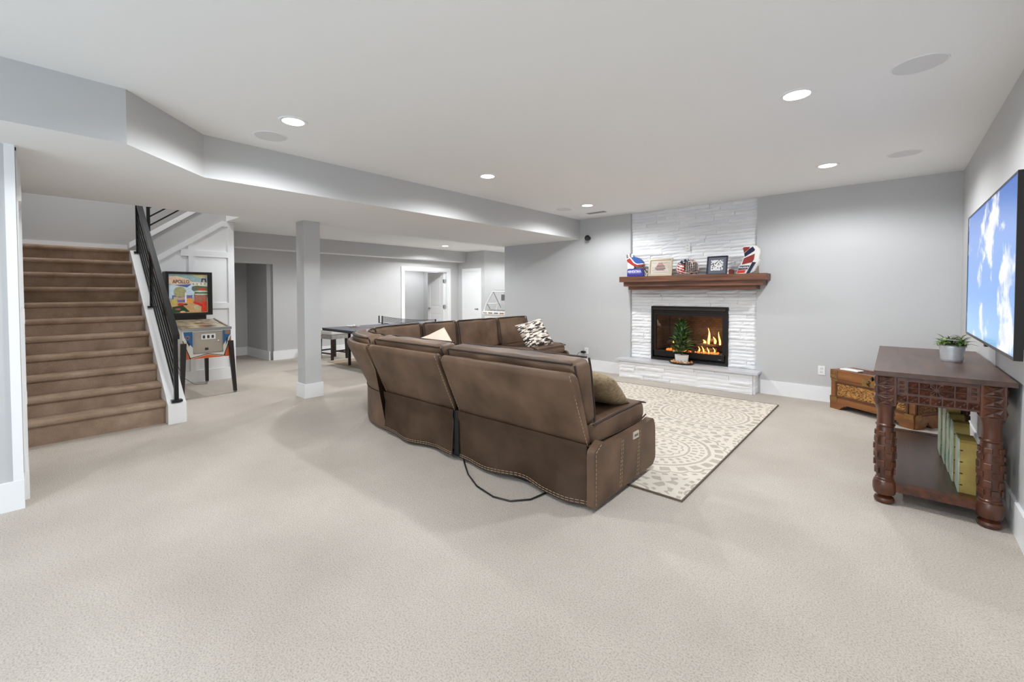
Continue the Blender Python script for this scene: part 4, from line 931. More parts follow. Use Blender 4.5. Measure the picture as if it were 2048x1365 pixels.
# ------------------------------------------------------------------ AREA RUG
def rug_mat():
    m = bpy.data.materials.new('medallion_rug'); m.use_nodes = True; nt = m.node_tree; b = nt.nodes['Principled BSDF']; b.inputs['Roughness'].default_value = 0.95; b.inputs['Specular IOR Level'].default_value = 0.1
    def mt_(op, a, bb=None, cc=None):
        n = nt.nodes.new('ShaderNodeMath'); n.operation = op
        for k, v in enumerate((a,bb,cc)):
            if v is None: continue
            if isinstance(v,(int,float)): n.inputs[k].default_value = v
            else: nt.links.new(v, n.inputs[k])
        return n.outputs[0]
    t_ = nt.nodes.new('ShaderNodeTexCoord'); nz = nt.nodes.new('ShaderNodeTexNoise'); nz.inputs['Scale'].default_value = 9; nz.inputs['Detail'].default_value = 2
    nt.links.new(t_.outputs['Object'], nz.inputs['Vector'])
    wv = mt_('MULTIPLY', mt_('SUBTRACT', nz.outputs['Fac'], 0.5), 0.03)
    sp_ = nt.nodes.new('ShaderNodeSeparateXYZ'); nt.links.new(t_.outputs['Object'], sp_.inputs[0])
    px, py = mt_('ADD', sp_.outputs['X'], wv), mt_('ADD', sp_.outputs['Y'], wv)
    cents = [(-1.62,3.86),(-1.62,5.26),(-2.78,3.16),(-2.78,4.56),(-2.78,5.96),(-0.46,4.56),(-0.46,3.16),(-0.46,5.96),(-1.62,6.66),(-1.62,2.46)]
    best = None
    for (cx_,cy_) in cents:
        dx, dy = mt_('SUBTRACT', px, cx_), mt_('SUBTRACT', py, cy_); d = mt_('SQRT', mt_('ADD', mt_('MULTIPLY', dx, dx), mt_('MULTIPLY', dy, dy))); an = mt_('ARCTAN2', dy, dx)
        if best is None: best = (d, an)
        else:
            lt = mt_('LESS_THAN', d, best[0]); mixd = mt_('MINIMUM', d, best[0])
            an2 = mt_('ADD', mt_('MULTIPLY', an, lt), mt_('MULTIPLY', best[1], mt_('SUBTRACT', 1.0, lt))); best = (mixd, an2)
    d, an = best
    def band(lo, hi): return mt_('MULTIPLY', mt_('GREATER_THAN', d, lo), mt_('LESS_THAN', d, hi))
    def petals(n_, th): return mt_('GREATER_THAN', mt_('SINE', mt_('MULTIPLY', an, n_)), th)
    def scal(n_, r0, amp, wd):   # scalloped ring
        rr = mt_('ADD', mt_('MULTIPLY', mt_('ABSOLUTE', mt_('SINE', mt_('MULTIPLY', an, n_/2))), amp), r0); return mt_('LESS_THAN', mt_('ABSOLUTE', mt_('SUBTRACT', d, rr)), wd)
    terms = [mt_('LESS_THAN', d, 0.035), mt_('MULTIPLY', band(0.06,0.12), petals(8,0.25)), mt_('MULTIPLY', band(0.15,0.20), petals(14,0.1)), scal(16,0.22,0.025,0.008), band(0.285,0.305), mt_('MULTIPLY', band(0.32,0.365), petals(30,0.2)), mt_('MULTIPLY', band(0.385,0.42), petals(38,0.1)),
             band(0.445,0.47), mt_('MULTIPLY', band(0.50,0.57), mt_('SUBTRACT', 1.0, petals(26,0.35))), scal(26,0.585,0.03,0.010), mt_('MULTIPLY', mt_('GREATER_THAN', d, 0.70), mt_('SUBTRACT', 1.0, petals(34,-0.2))), mt_('MULTIPLY', band(0.63,0.66), petals(52,0.0))]
    acc = terms[0]
    for q in terms[1:]: acc = mt_('MAXIMUM', acc, q)
    fz = nt.nodes.new('ShaderNodeTexNoise'); fz.inputs['Scale'].default_value = 120; fz.inputs['Detail'].default_value = 4; nt.links.new(t_.outputs['Object'], fz.inputs['Vector'])
    fac = mt_('MULTIPLY', acc, mt_('ADD', 0.35, mt_('MULTIPLY', fz.outputs['Fac'], 0.75)))
    mx = nt.nodes.new('ShaderNodeMix'); mx.data_type = 'RGBA'; mx.inputs[6].default_value = lin((218,209,196)); mx.inputs[7].default_value = lin((168,158,146)); nt.links.new(fac, mx.inputs[0])
    nt.links.new(mx.outputs[2], b.inputs['Base Color'])
    bp = nt.nodes.new('ShaderNodeBump'); bp.inputs['Strength'].default_value = 0.5; bp.inputs['Distance'].default_value = 0.004; nt.links.new(fz.outputs['Fac'], bp.inputs['Height']); nt.links.new(bp.outputs[0], b.inputs['Normal']); return m
rg = thing('area_rug', 'cream and taupe medallion area rug in front of the fireplace', 'rug', (-2.26,4.60,0))
bm = B(); box(bm, -3.50, -1.050, 2.955, 6.25, 0.001, 0.011); o = finish('pile', bm, rug_mat(), rg); o.parent = None
o.parent = rg; o.location = (2.26,-4.60,0)
bm = B()
RX0, RX1, RY0, RY1 = -3.508,-1.042,2.947,6.258
for (x0,x1,y0,y1) in ((RX0,RX1,RY0,RY0+0.010),(RX0,RX1,RY1-0.010,RY1),(RX0,RX0+0.010,RY0+0.010,RY1-0.010),(RX1-0.010,RX1,RY0+0.010,RY1-0.010)): box(bm, x0, x1, y0, y1, 0.001, 0.013)
finish('binding', bm, M('rug_binding',(104,90,76),rough=0.9), rg, world=True)
# ------------------------------------------------------------------ TELEVISION
def sky_screen():
    m = bpy.data.materials.new('screen_sky'); m.use_nodes = True; nt = m.node_tree; b = nt.nodes['Principled BSDF']; b.inputs['Base Color'].default_value = (0.02,0.02,0.02,1); b.inputs['Roughness'].default_value = 0.12
    t_ = nt.nodes.new('ShaderNodeTexCoord'); mp = nt.nodes.new('ShaderNodeMapping'); mp.inputs['Location'].default_value = (3.1,1.75,0.4); mp.inputs['Scale'].default_value = (1,1.0,1.25)
    nt.links.new(t_.outputs['Object'], mp.inputs['Vector'])
    n = nt.nodes.new('ShaderNodeTexNoise'); n.inputs['Scale'].default_value = 2.3; n.inputs['Detail'].default_value = 9; n.inputs['Roughness'].default_value = 0.62; nt.links.new(mp.outputs[0], n.inputs['Vector'])
    r = nt.nodes.new('ShaderNodeValToRGB'); r.color_ramp.elements[0].position = 0.525; r.color_ramp.elements[1].position = 0.60; r.color_ramp.elements[0].color = (0,0,0,1); r.color_ramp.elements[1].color = (1,1,1,1); nt.links.new(n.outputs['Fac'], r.inputs['Fac'])
    sp_ = nt.nodes.new('ShaderNodeSeparateXYZ'); nt.links.new(t_.outputs['Object'], sp_.inputs[0])
    mr = nt.nodes.new('ShaderNodeMapRange'); mr.inputs[1].default_value = -0.43; mr.inputs[2].default_value = 0.43; nt.links.new(sp_.outputs['Z'], mr.inputs[0])
    g = nt.nodes.new('ShaderNodeValToRGB'); e = g.color_ramp.elements; e[0].position = 0; e[0].color = lin((140,190,236)); e[1].position = 1; e[1].color = lin((50,108,196)); q = e.new(0.35); q.color = lin((80,146,220)); nt.links.new(mr.outputs[0], g.inputs['Fac'])
    n2 = nt.nodes.new('ShaderNodeTexNoise'); n2.inputs['Scale'].default_value = 4.5; n2.inputs['Detail'].default_value = 6; nt.links.new(mp.outputs[0], n2.inputs['Vector'])
    cl = nt.nodes.new('ShaderNodeValToRGB'); cl.color_ramp.elements[0].position = 0.35; cl.color_ramp.elements[0].color = lin((176,190,214)); cl.color_ramp.elements[1].position = 0.6; cl.color_ramp.elements[1].color = lin((250,250,252)); nt.links.new(n2.outputs['Fac'], cl.inputs['Fac'])
    mx = nt.nodes.new('ShaderNodeMix'); mx.data_type = 'RGBA'; nt.links.new(r.outputs['Color'], mx.inputs[0]); nt.links.new(g.outputs['Color'], mx.inputs[6]); nt.links.new(cl.outputs['Color'], mx.inputs[7])
    nt.links.new(mx.outputs[2], b.inputs['Emission Color']); b.inputs['Emission Strength'].default_value = 0.72; return m
TX = 0.425; TY0, TY1, TZ0, TZ1 = 3.045, 4.80, 1.098, 1.975
tvm = thing('television', 'large flat television showing blue sky and clouds on the right wall', 'television', (TX,(TY0+TY1)/2,(TZ0+TZ1)/2))
hw, hh = (TY1-TY0)/2, (TZ1-TZ0)/2
tvb = M('tv_bezel',(46,42,40),rough=0.3,metal=0.6)
bm = B(); box(bm, 0.002, 0.022, -hw+0.004, hw-0.004, -hh+0.004, hh-0.004); finish('panel', bm, black_m, tvm)
for (y0,y1,z0,z1) in ((-hw,hw,-hh,-hh+0.016),(-hw,hw,hh-0.010,hh),(-hw,-hw+0.010,-hh+0.016,hh-0.010),(hw-0.010,hw,-hh+0.016,hh-0.010)):
    bm = B(); box(bm, -0.004, 0.026, y0, y1, z0, z1); finish('bezel', bm, tvb, tvm, bevel=0.002, seg=1)
bm = B(); box(bm, -0.001, 0.003, -hw+0.010, hw-0.010, -hh+0.016, hh-0.010); finish('screen', bm, sky_screen(), tvm)
bm = B(); box(bm, 0.0262, 0.058, -hw+0.06, hw-0.06, -hh+0.05, hh-0.16); hb = finish('back_housing', bm, black_m, tvm, bevel=0.01)
bm = B(); box(bm, 0.059, 0.063, -hw+0.14, -hw+0.18, -0.22, -0.20); box(bm, 0.059, 0.063, -hw+0.14, -hw+0.18, -0.25, -0.23); finish('port_label', bm, white_m, hb)
bm = B(); box(bm, -0.002, 0.012, -0.02, 0.02, -hh-0.016, -hh); finish('sensor', bm, black_m, tvm, bevel=0.003)
bm = B(); box(bm, 0.058, 0.075, -0.30, 0.30, -0.22, 0.22); box(bm, 0.075, 0.12, -0.05, 0.05, -0.08, 0.08); box(bm, 0.12, XT-TX-0.001, -0.22, 0.22, -0.20, 0.20); finish('wall_mount', bm, iron_m, tvm, bevel=0.003)
bm = B(); tube(bm, [(0.07,-hw+0.10,0.18),(0.09,-hw+0.03,0.23),(0.11,-hw+0.10,0.27),(0.12,-hw+0.25,0.24)], 0.004, 6); finish('cable', bm, white_m, tvm, smooth=True)

# ------------------------------------------------------------------ CONSOLE TABLE
tw = wood('table_wood', (56,27,15), (98,52,30), 1, 0.38, 8, coat=0.25); tw_top = wood('table_top_wood', (62,40,29), (92,64,49), 1, 0.42, 6, coat=0.15); tw_v = wood('table_leg_wood', (52,24,12), (100,53,28), 2, 0.35, 8, coat=0.3)
tb = thing('console_table', 'dark carved wooden console table with turned legs under the television', 'table', (0.22,4.66,0))
LXa, LXb = -0.025, 0.455; LYa, LYb = 3.865, 5.44
bm = B(); box(bm, -0.088, 0.548, 3.800, 5.55, 0.862, 0.892); finish('top', bm, tw_top, tb, world=True, bevel=0.006)
def chip(bm, c, w_, h_, d, nrm, up=Vector((0,0,1)), kind='X'):
    """carved facets: four raised pyramids inside a rectangle centred at c"""
    c = Vector(c); n = Vector(nrm); rt = up.cross(n).normalized()
    def P(u,v,o): return bm.verts.new(c+rt*u*w_/2+up*v*h_/2+n*o)
    if kind == 'X':
        for (a,b_) in (((-1,-1),(1,-1)),((1,-1),(1,1)),((1,1),(-1,1)),((-1,1),(-1,-1))):
            k = 0.90; A = P(a[0]*k,a[1]*k,0); Bq = P(b_[0]*k,b_[1]*k,0); O = P(0.04*(a[0]+b_[0])/2,0.04*(a[1]+b_[1])/2,0); m_ = P((a[0]+b_[0])*0.30,(a[1]+b_[1])*0.30,d)
            bm.faces.new((A,Bq,m_)); bm.faces.new((Bq,O,m_)); bm.faces.new((O,A,m_))
    elif kind == 'P':
        q = [P(-0.9,-0.9,0),P(0.9,-0.9,0),P(0.9,0.9,0),P(-0.9,0.9,0)]; a = P(0,0,d)
        for i in range(4): bm.faces.new((q[i],q[(i+1)%4],a))
    elif kind == 'R':
        m_ = 12
        for i in range(m_):
            t0, t1, tm = 2*PI*i/m_+0.06, 2*PI*(i+1)/m_-0.06, 2*PI*(i+0.5)/m_
            A = P(0.18*math.cos(tm),0.18*math.sin(tm),0); Bq = P(0.95*math.cos(t0),0.95*math.sin(t0),0); Cq = P(0.95*math.cos(t1),0.95*math.sin(t1),0); D = P(0.62*math.cos(tm),0.62*math.sin(tm),d)
            bm.faces.new((A,Bq,D)); bm.faces.new((Bq,Cq,D)); bm.faces.new((Cq,A,D))
def leg(x, y):
    bm = B(); bw = 0.052
    box(bm, x-bw, x+bw, y-bw, y+bw, 0.665, 0.861)
    prof = [(0.040,0.0),(0.052,0.008),(0.055,0.022),(0.050,0.036),(0.032,0.044),(0.036,0.050),(0.055,0.062),(0.062,0.090),(0.062,0.125),(0.056,0.150),(0.048,0.156),(0.050,0.166),(0.044,0.172),(0.046,0.21),(0.053,0.28),(0.056,0.35),(0.055,0.41),(0.050,0.47),(0.045,0.515),(0.051,0.522),(0.052,0.530),(0.045,0.536),(0.044,0.60),(0.048,0.632),(0.055,0.650),(0.056,0.668)]
    lathe(bm, prof, 28, T(x,y,0)); lg = finish('leg', bm, tw_v, tb, world=True, smooth=True, angle=0.5)
    bm = B()   # raised carved patches around the shaft
    for j,(z,h_) in enumerate(((0.215,0.035),(0.27,0.04),(0.325,0.035),(0.375,0.035),(0.425,0.03),(0.47,0.03))):
        rad = 0.046+0.0115*math.sin(PI*min(1,max(0,(z-0.17)/0.36)))
        for k in range(5):
            a = 2*PI*(k+0.5*(j%2))/5; Mx = T(x,y,z) @ R(a,'Z')
            box(bm, rad-0.006, rad+0.004, -0.017, 0.017, -h_/2, h_/2, Mx)
    finish('carved_patch', bm, tw_v, lg, world=True, bevel=0.0015, seg=1)
    bm = B()
    for nrm in ((0,-1,0),(1,0,0),(-1,0,0),(0,1,0)):
        n = Vector(nrm)
        for zz in (0.697,0.763,0.829):
            c = Vector((x,y,zz))+n*(bw+0.0006); chip(bm, c, 0.094, 0.062, 0.010, nrm)
    finish('carving', bm, tw_v, lg, world=True)
for x in (LXa,LXb):
    for y in (LYa,LYb): leg(x,y)
def apron(x0, x1, y0, y1, nrm, carve=True):
    bm = B(); box(bm, x0, x1, y0, y1, 0.690, 0.861); ap = finish('apron', bm, tw, tb, world=True, bevel=0.003, seg=1)
    n = Vector(nrm); rt = Vector((0,0,1)).cross(n).normalized(); c0 = Vector(((x0+x1)/2,(y0+y1)/2,0)); half = ((x1-x0) if abs(n.y) else (y1-y0))/2; face = c0+n*(((y1-y0) if abs(n.y) else (x1-x0))/2+0.0006)
    bm = B(); m_ = max(5, int(round(2*half/0.068))); m_ += 1-(m_%2)
    for i in range(m_):
        u = -half+(i+0.5)*2*half/m_; w_ = 2*half/m_
        p = face+rt*u
        if i == m_//2: chip(bm, p+Vector((0,0,0.795)), 0.085, 0.085, 0.010, nrm, kind='R')
        elif i in (0,m_-1):
            for zz in (0.770,0.797,0.824): chip(bm, p+Vector((0,0,zz)), 0.026, 0.020, 0.006, nrm, kind='P')
        else:
            chip(bm, p+Vector((0,0,0.775)), w_*0.98, 0.040, 0.009, nrm); chip(bm, p+Vector((0,0,0.815)), w_*0.98, 0.040, 0.009, nrm)
        chip(bm, p+Vector((0,0,0.722)), w_*0.95, 0.046, 0.010, nrm)
    k = int(2*half/0.045)
    for i in range(k): box(bm, *sorted(((face+rt*(-half+(i+0.15)*2*half/k)).x-abs(n.x)*0.002, (face+rt*(-half+(i+0.8)*2*half/k)).x+abs(n.x)*0.004)), *sorted(((face+rt*(-half+(i+0.15)*2*half/k)).y-abs(n.y)*0.004, (face+rt*(-half+(i+0.8)*2*half/k)).y+abs(n.y)*0.002)), 0.846, 0.855)
    finish('carving', bm, tw, ap, world=True)
apron(LXa+0.052, LXb-0.052, LYa-0.040, LYa-0.010, (0,-1,0))
apron(LXa+0.052, LXb-0.052, LYb+0.010, LYb+0.040, (0,1,0))
apron(LXa-0.040, LXa-0.010, LYa+0.052, LYb-0.052, (-1,0,0))
apron(LXb+0.010, LXb+0.040, LYa+0.052, LYb-0.052, (1,0,0))
bm = B(); box(bm, LXa+0.015, LXb-0.015, LYa+0.05, LYb-0.05, 0.118, 0.132); finish('shelf', bm, wood('shelf_wood',(58,34,22),(86,54,38),1,0.3,6,coat=0.3), tb, world=True, bevel=0.003)
for (x0,x1,y0,y1) in ((LXa+0.045,LXb-0.045,LYa-0.02,LYa+0.05),(LXa+0.045,LXb-0.045,LYb-0.05,LYb+0.02),(LXa-0.02,LXa+0.015,LYa+0.045,LYb-0.045),(LXb-0.015,LXb+0.02,LYa+0.045,LYb-0.045)):
    bm = B(); box(bm, x0, x1, y0, y1, 0.088, 0.136); finish('stretcher', bm, tw, tb, world=True, bevel=0.004)
bm = B(); box(bm, LXa-0.055, LXa-0.040, 4.35, 4.95, 0.72, 0.84); dr = finish('drawer', bm, tw, tb, world=True, bevel=0.003)
bm = B(); lathe(bm, [(0.012,0),(0.010,0.012),(0.018,0.022),(0.0,0.032)], 12, T(LXa-0.055,4.0,0.80) @ R(-PI/2,'Y')); finish('knob', bm, iron_m, dr, world=True, smooth=True)

# galvanised planter with succulents
galv = M('galvanised', (214,216,218), rough=0.42, metal=0.5, var=0.12, vscale=14)
pl = thing('succulent_planter', 'galvanised bucket of green succulents on the console table', 'potted plant', (0.342,4.69,0.8925))
bm = B(); prof = [(0.0,0.0),(0.058,0.0)]
for i in range(15): z = 0.008+0.106*i/14; prof.append((0.060+0.012*z/0.114+(0.0018 if i%2 else -0.0008), z))
prof += [(0.075,0.116),(0.077,0.121),(0.072,0.122),(0.068,0.10),(0.0,0.10)]
lathe(bm, prof, 36); finish('bucket', bm, galv, pl, smooth=True, angle=0.9)
bm = B(); tube(bm, [(-0.076,0,0.108),(-0.085,-0.02,0.135),(-0.07,-0.052,0.158),(-0.02,-0.078,0.165),(0.03,-0.075,0.16),(0.07,-0.04,0.145),(0.076,0,0.108)], 0.0025, 6); finish('handle', bm, steel_m, pl, smooth=True)
suc = [M('succ_green',(128,164,86),rough=0.4,var=0.2,vscale=25), M('succ_lime',(176,204,112),rough=0.4,var=0.2,vscale=25), M('succ_grey',(168,164,132),rough=0.5,var=0.25,vscale=25), M('succ_dark',(88,112,62),rough=0.4,var=0.2,vscale=25)]
sleaf = [leaf_mesh(0.085,0.032,suc[1],0.5), leaf_mesh(0.08,0.026,suc[0],0.45), leaf_mesh(0.13,0.014,suc[2],0.7), leaf_mesh(0.12,0.012,suc[3],0.8)]
rp = random.Random(11)
for (cx_,cy_,n_,kinds,spread) in ((-0.065,-0.03,22,(0,1),1.0),(0.055,-0.05,16,(1,0),0.9),(-0.01,0.05,18,(1,3),0.9),(0.06,0.04,14,(0,2),0.9),(0.0,-0.02,26,(2,3),0.7),(0.075,0.0,16,(2,3),0.8),(-0.05,0.05,14,(2,3),0.8)):
    for i in range(n_):
        o = bpy.data.objects.new('leaf', sleaf[kinds[i%2]]); C.objects.link(o); o.parent = pl
        a = i*2.39996+cx_*50; el = 0.25+1.0*(1-(i/n_))*spread; o.location = (cx_*0.7,cy_*0.7,0.103+0.02*(1-i/n_)); o.rotation_euler = (rp.uniform(-0.3,0.3), -el, a); k = rp.uniform(0.6,0.9); o.scale = (k,k,k)

# stacked marquee blocks on the shelf
yl = M('sign_yellow', (190,168,92), rough=0.7, rgb2=(150,120,58), vscale=7, bump=0.2, bscale=40); gf = M('sign_face', (122,158,132), rough=0.8, rgb2=(206,204,186), vscale=11, stretch=(1,6,1), bump=0.3, bscale=40)
sg = thing('letter_sign', 'row of thick yellow-sided weathered sign blocks on the table shelf', 'sign', (0.345,4.0,0.1325))
def sblock(y0, y1, h_, arch, xo):
    pts = []; n = 8; w_ = y1-y0
    pts.append((y0,0)); pts.append((y1,0))
    if arch: pts += [(y0+w_/2+w_/2*math.cos(a), h_-w_/2+w_/2*math.sin(a)) for a in [PI*i/n for i in range(n+1)]]
    else: pts += [(y1,h_),(y0+0.02,h_),(y0,h_-0.015)]
    bm = B(); prism(bm, pts, 0, xo, xo+0.075); bl = finish('block', bm, yl, sg, bevel=0.003, seg=1)
    bm = B(); prism(bm, [((y0+y1)/2+(y-(y0+y1)/2)*1.03, z*1.012) for y,z in pts], 0, xo-0.006, xo); finish('face', bm, gf, bl)
    bm = B(); 
    for i in range(4): a = 0.15+0.22*i; bmesh.ops.create_icosphere(bm, subdivisions=1, radius=0.006, matrix=T(xo+0.008, y0-0.0005, h_*a) @ Matrix.Diagonal((1.6,0.2,0.8,1)))
    finish('rust_spot', bm, M('rust',(84,52,28),rough=0.9), bl)
Mlean = 0
sblock(-0.02,0.16,0.335,False,-0.010); sblock(0.18,0.36,0.40,True,-0.022); sblock(0.38,0.54,0.41,True,-0.028); sblock(0.56,0.76,0.47,False,-0.036); sblock(0.78,0.98,0.56,False,-0.046)
bm = B(); box(bm, 0.038, 0.075, 0.80, 1.05, 0.0, 0.60); finish('back_board', bm, black_m, sg)

# ------------------------------------------------------------------ CARVED CHEST
cw_ = wood('chest_wood', (112,66,30), (150,96,50), 0, 0.42, 7, coat=0.2); cwd = wood('chest_wood_dark', (74,40,20), (104,62,34), 0, 0.42, 7, coat=0.2)
def carved_mat(name, c1, c2):
    m = M(name, c1, rough=0.5, rgb2=c2, vscale=36, bump=1.0, bscale=36, detail=3); return m
cvm = carved_mat('chest_carving', (170,120,60), (64,36,16)); brass = M('old_brass', (150,116,70), rough=0.45, metal=0.7, var=0.2, vscale=30)
ch = thing('carved_chest', 'carved camphor wood chest with brass corners in the room corner', 'chest', (-0.548,6.585,0), math.atan2(-0.515,0.738))
CW, CD, CH = 0.895, 0.34, 0.474       # local x along the front, y to the back
bm = B(); box(bm, 0, CW, 0, CD, 0.135, 0.365); finish('body', bm, cw_, ch, bevel=0.004)
bm = B(); box(bm, -0.008, CW+0.008, -0.008, CD+0.008, 0.368, CH-0.012); ld = finish('lid', bm, cw_, ch, bevel=0.005)
bm = B(); box(bm, 0.07, CW-0.07, 0.05, CD-0.05, CH-0.012, CH-0.004); finish('lid_carving', bm, carved_mat('chest_carving_dark',(104,62,34),(54,30,16)), ld)
for (x0,x1,y0,y1) in ((-0.008,0.07,-0.008,CD+0.008),(CW-0.07,CW+0.008,-0.008,CD+0.008),(0.07,CW-0.07,-0.008,0.05),(0.07,CW-0.07,CD-0.05,CD+0.008)):
    bm = B(); box(bm, x0, x1, y0, y1, CH-0.012, CH); finish('lid_frame', bm, cw_, ld, bevel=0.003)
def bracket(pts, axis, a0, a1): bm = B(); prism(bm, pts, axis, a0, a1); finish('foot_rail', bm, cw_, ch, bevel=0.003, seg=1)
def apr(L): 
    l = [(0,0),(0.11,0),(0.125,0.012),(0.125,0.024),(0.142,0.024),(0.142,0.038),(0.160,0.038),(0.160,0.052),(0.18,0.052),(0.20,0.066)]
    return l + [(L-x,z) for x,z in reversed(l)] + [(L,0.135),(0,0.135)]
bracket(apr(CW),1,-0.012,0.03); bracket(apr(CW),1,CD-0.03,CD+0.012); bracket(apr(CD),0,-0.012,0.03); bracket(apr(CD),0,CW-0.03,CW+0.012)
def reliefs(name, x0, x1, z0, z1, side):
    rr = random.Random(3+side); bm = B()
    def put(u,z,s_,e):
        if side == 0: Mx = T(u,-0.006,z)
        else: Mx = T(CW+0.006,u,z)
        bmesh.ops.create_icosphere(bm, subdivisions=1, radius=s_, matrix=Mx @ (Matrix.Diagonal((e,0.7,1,1)) if side == 0 else Matrix.Diagonal((0.7,e,1,1))))
    n = int((x1-x0)*(z1-z0)/0.00020)
    for i in range(n): put(rr.uniform(x0+0.012,x1-0.012), rr.uniform(z0+0.010,z1-0.010), rr.uniform(0.005,0.010), rr.uniform(0.8,1.8))
    return bm
fpnl = B(); box(fpnl, 0.075, CW-0.075, -0.004, 0, 0.165, 0.318); f_ = finish('front_panel', fpnl, cvm, ch)
finish('relief', reliefs('r',0.075,CW-0.075,0.165,0.318,0), M('relief_gold',(196,146,78),rough=0.45,rgb2=(150,100,48),vscale=30), f_, smooth=True)['kind'] = 'stuff'
sp2 = B(); box(sp2, CW, CW+0.004, 0.05, CD-0.05, 0.165, 0.318); f_ = finish('side_panel', sp2, cvm, ch)
finish('relief', reliefs('r',0.05,CD-0.05,0.165,0.318,1), M('relief_brown',(150,100,50),rough=0.45,rgb2=(110,66,32),vscale=30), f_, smooth=True)['kind'] = 'stuff'
for (x0,x1,z0,z1) in ((0.055,CW-0.055,0.150,0.165),(0.055,CW-0.055,0.318,0.333),(0.055,0.075,0.165,0.318),(CW-0.075,CW-0.055,0.165,0.318)):
    bm = B(); box(bm, x0, x1, -0.010, 0.0, z0, z1); finish('panel_frame', bm, cwd, ch, bevel=0.003, seg=1)
for (y0,y1,z0,z1) in ((0.03,CD-0.03,0.150,0.165),(0.03,CD-0.03,0.318,0.333),(0.03,0.05,0.165,0.318),(CD-0.05,CD-0.03,0.165,0.318)):
    bm = B(); box(bm, CW, CW+0.010, y0, y1, z0, z1); finish('panel_frame', bm, cwd, ch, bevel=0.003, seg=1)
for z0,z1 in ((0.335,0.365),(0.375,0.415),(0.430,0.466),(0.095,0.150)):
    for x in (0,CW):
        bm = B(); a = 0.0 if x == 0 else CW-0.085; o_ = 0.011 if z0 > 0.37 else (0.0145 if z0 < 0.1 else 0.002); box(bm, a, a+0.085, -o_-0.002, -o_+0.001, z0, z1)
        xx = -o_-0.002 if x == 0 else CW+o_-0.001; box(bm, xx, xx+0.003, 0.0, 0.07, z0, z1); finish('brass_corner', bm, brass, ch)
bm = B(); box(bm, CW*0.5-0.075, CW*0.5+0.075, -0.0135, -0.0085, 0.340, 0.430); lp = finish('lock_plate', bm, brass, ch, bevel=0.003)
bm = B(); tube(bm, [(CW*0.5,-0.018,0.412),(CW*0.5+0.018,-0.02,0.395),(CW*0.5-0.01,-0.02,0.375),(CW*0.5+0.012,-0.02,0.352)], 0.005, 6); box(bm, CW*0.5-0.02, CW*0.5-0.008, -0.018, -0.013, 0.37, 0.385); finish('hasp', bm, M('dark_brass',(58,44,28),rough=0.5,metal=0.6), lp, smooth=True)
Mc = wm(ch)
o = thing('white_tablet', 'flat white rounded device lying on the carved chest', 'device', Mc @ Vector((0.175,0.09,CH+0.0005)), math.atan2(-0.515,0.738)+0.1)
bm = B(); rbox(bm, 0.20, 0.115, 0.02, 0.009, 5, Mx=T(0,0,0.010)); finish('casing', bm, white_m, o, smooth=True)
bm = B(); disc(bm, 0.012, 0.0201, 16, T(0.06,0,0), t=0.0008); finish('button', bm, M('grey_plastic',(190,190,190),rough=0.4), o)
# ------------------------------------------------------------------ PINBALL MACHINE (front faces +x)
PXF, PXB = -7.10, -8.17; PY0, PY1 = 1.462, 2.034
pm = thing('pinball_machine', 'vintage pinball machine with lit backglass beside the stair railing', 'pinball machine', (-7.63,1.75,0))
cab_m = M('cabinet_cream', (222,216,204), rough=0.5); orange_m = M('cabinet_orange', (206,96,40), rough=0.5); cblue_m = M('cabinet_blue', (36,92,138), rough=0.5); line_m = M('cabinet_black', (20,18,18), rough=0.5)
bm = B(); prism(bm, [(PXF,0.520),(PXF,0.915),(-7.90,1.01),(PXB,1.01),(PXB,0.60)], 1, PY0, PY1); cabn = finish('cabinet', bm, cab_m, pm, world=True, bevel=0.004)
def front(name, pts, off, m):     # outline on the front face: u across (left to right seen from the room) 0..100, v down 0..60
    P = [(PY0+(PY1-PY0)*u/100, 0.912-(0.912-0.522)*v/60) for u,v in pts]
    bm = B(); prism(bm, P, 0, PXF+off, PXF+off+0.0008); finish(name, bm, m, cabn, world=True)
front('painted_panel', [(0,20),(16,60),(84,60),(100,20),(100,60),(0,60)], 0.0004, orange_m) if False else None
front('painted_panel', [(0,22),(14,60),(0,60)], 0.0004, orange_m); front('painted_panel', [(100,18),(84,56),(86,60),(100,60)], 0.0004, orange_m); front('painted_panel', [(14,60),(50,53),(86,60)], 0.0004, orange_m)
front('painted_panel', [(2,3),(20,3),(20,36),(8,22),(4,14)], 0.0004, cblue_m); front('painted_panel', [(82,3),(99,3),(99,12),(90,24),(82,36)], 0.0004, cblue_m)
front('painted_line', [(0,20),(1.2,20),(16,60),(14,60)], 0.0013, line_m); front('painted_line', [(98.8,16),(100,16),(85.5,57),(83.5,57)], 0.0013, line_m); front('painted_line', [(14,59),(50,52),(86,59),(86,57.5),(50,50.5),(14,57.5)], 0.0013, line_m)
front('painted_bolt', [(8,24),(11,20),(12,26),(15,27),(13,34),(11,29)], 0.0013, line_m); front('painted_bolt', [(90,20),(94,18),(92,26),(88,36),(89,27)], 0.0013, line_m)
front('painted_patch', [(87,4),(98,4),(98,12),(87,12)], 0.0013, M('patch_brown',(150,110,80),rough=0.6))
def fy(u): return PY0+(PY1-PY0)*u/100
def fz(v): return 0.912-0.390*v/60
bm = B(); box(bm, PXF, PXF+0.010, fy(23), fy(80), fz(48), fz(5)); cdn = finish('coin_door', bm, M('coin_door_steel',(186,176,162),rough=0.38,metal=0.75,var=0.06,vscale=8), pm, world=True, bevel=0.003)
for (a,b_,c,d) in ((21,82,4,5.5),(21,82,47.5,49.5),(21,23,5,48),(80,82,5,48)):
    bm = B(); box(bm, PXF, PXF+0.013, fy(a), fy(b_), fz(d), fz(c)); finish('door_frame', bm, steel_m, cdn, world=True, bevel=0.002, seg=1)
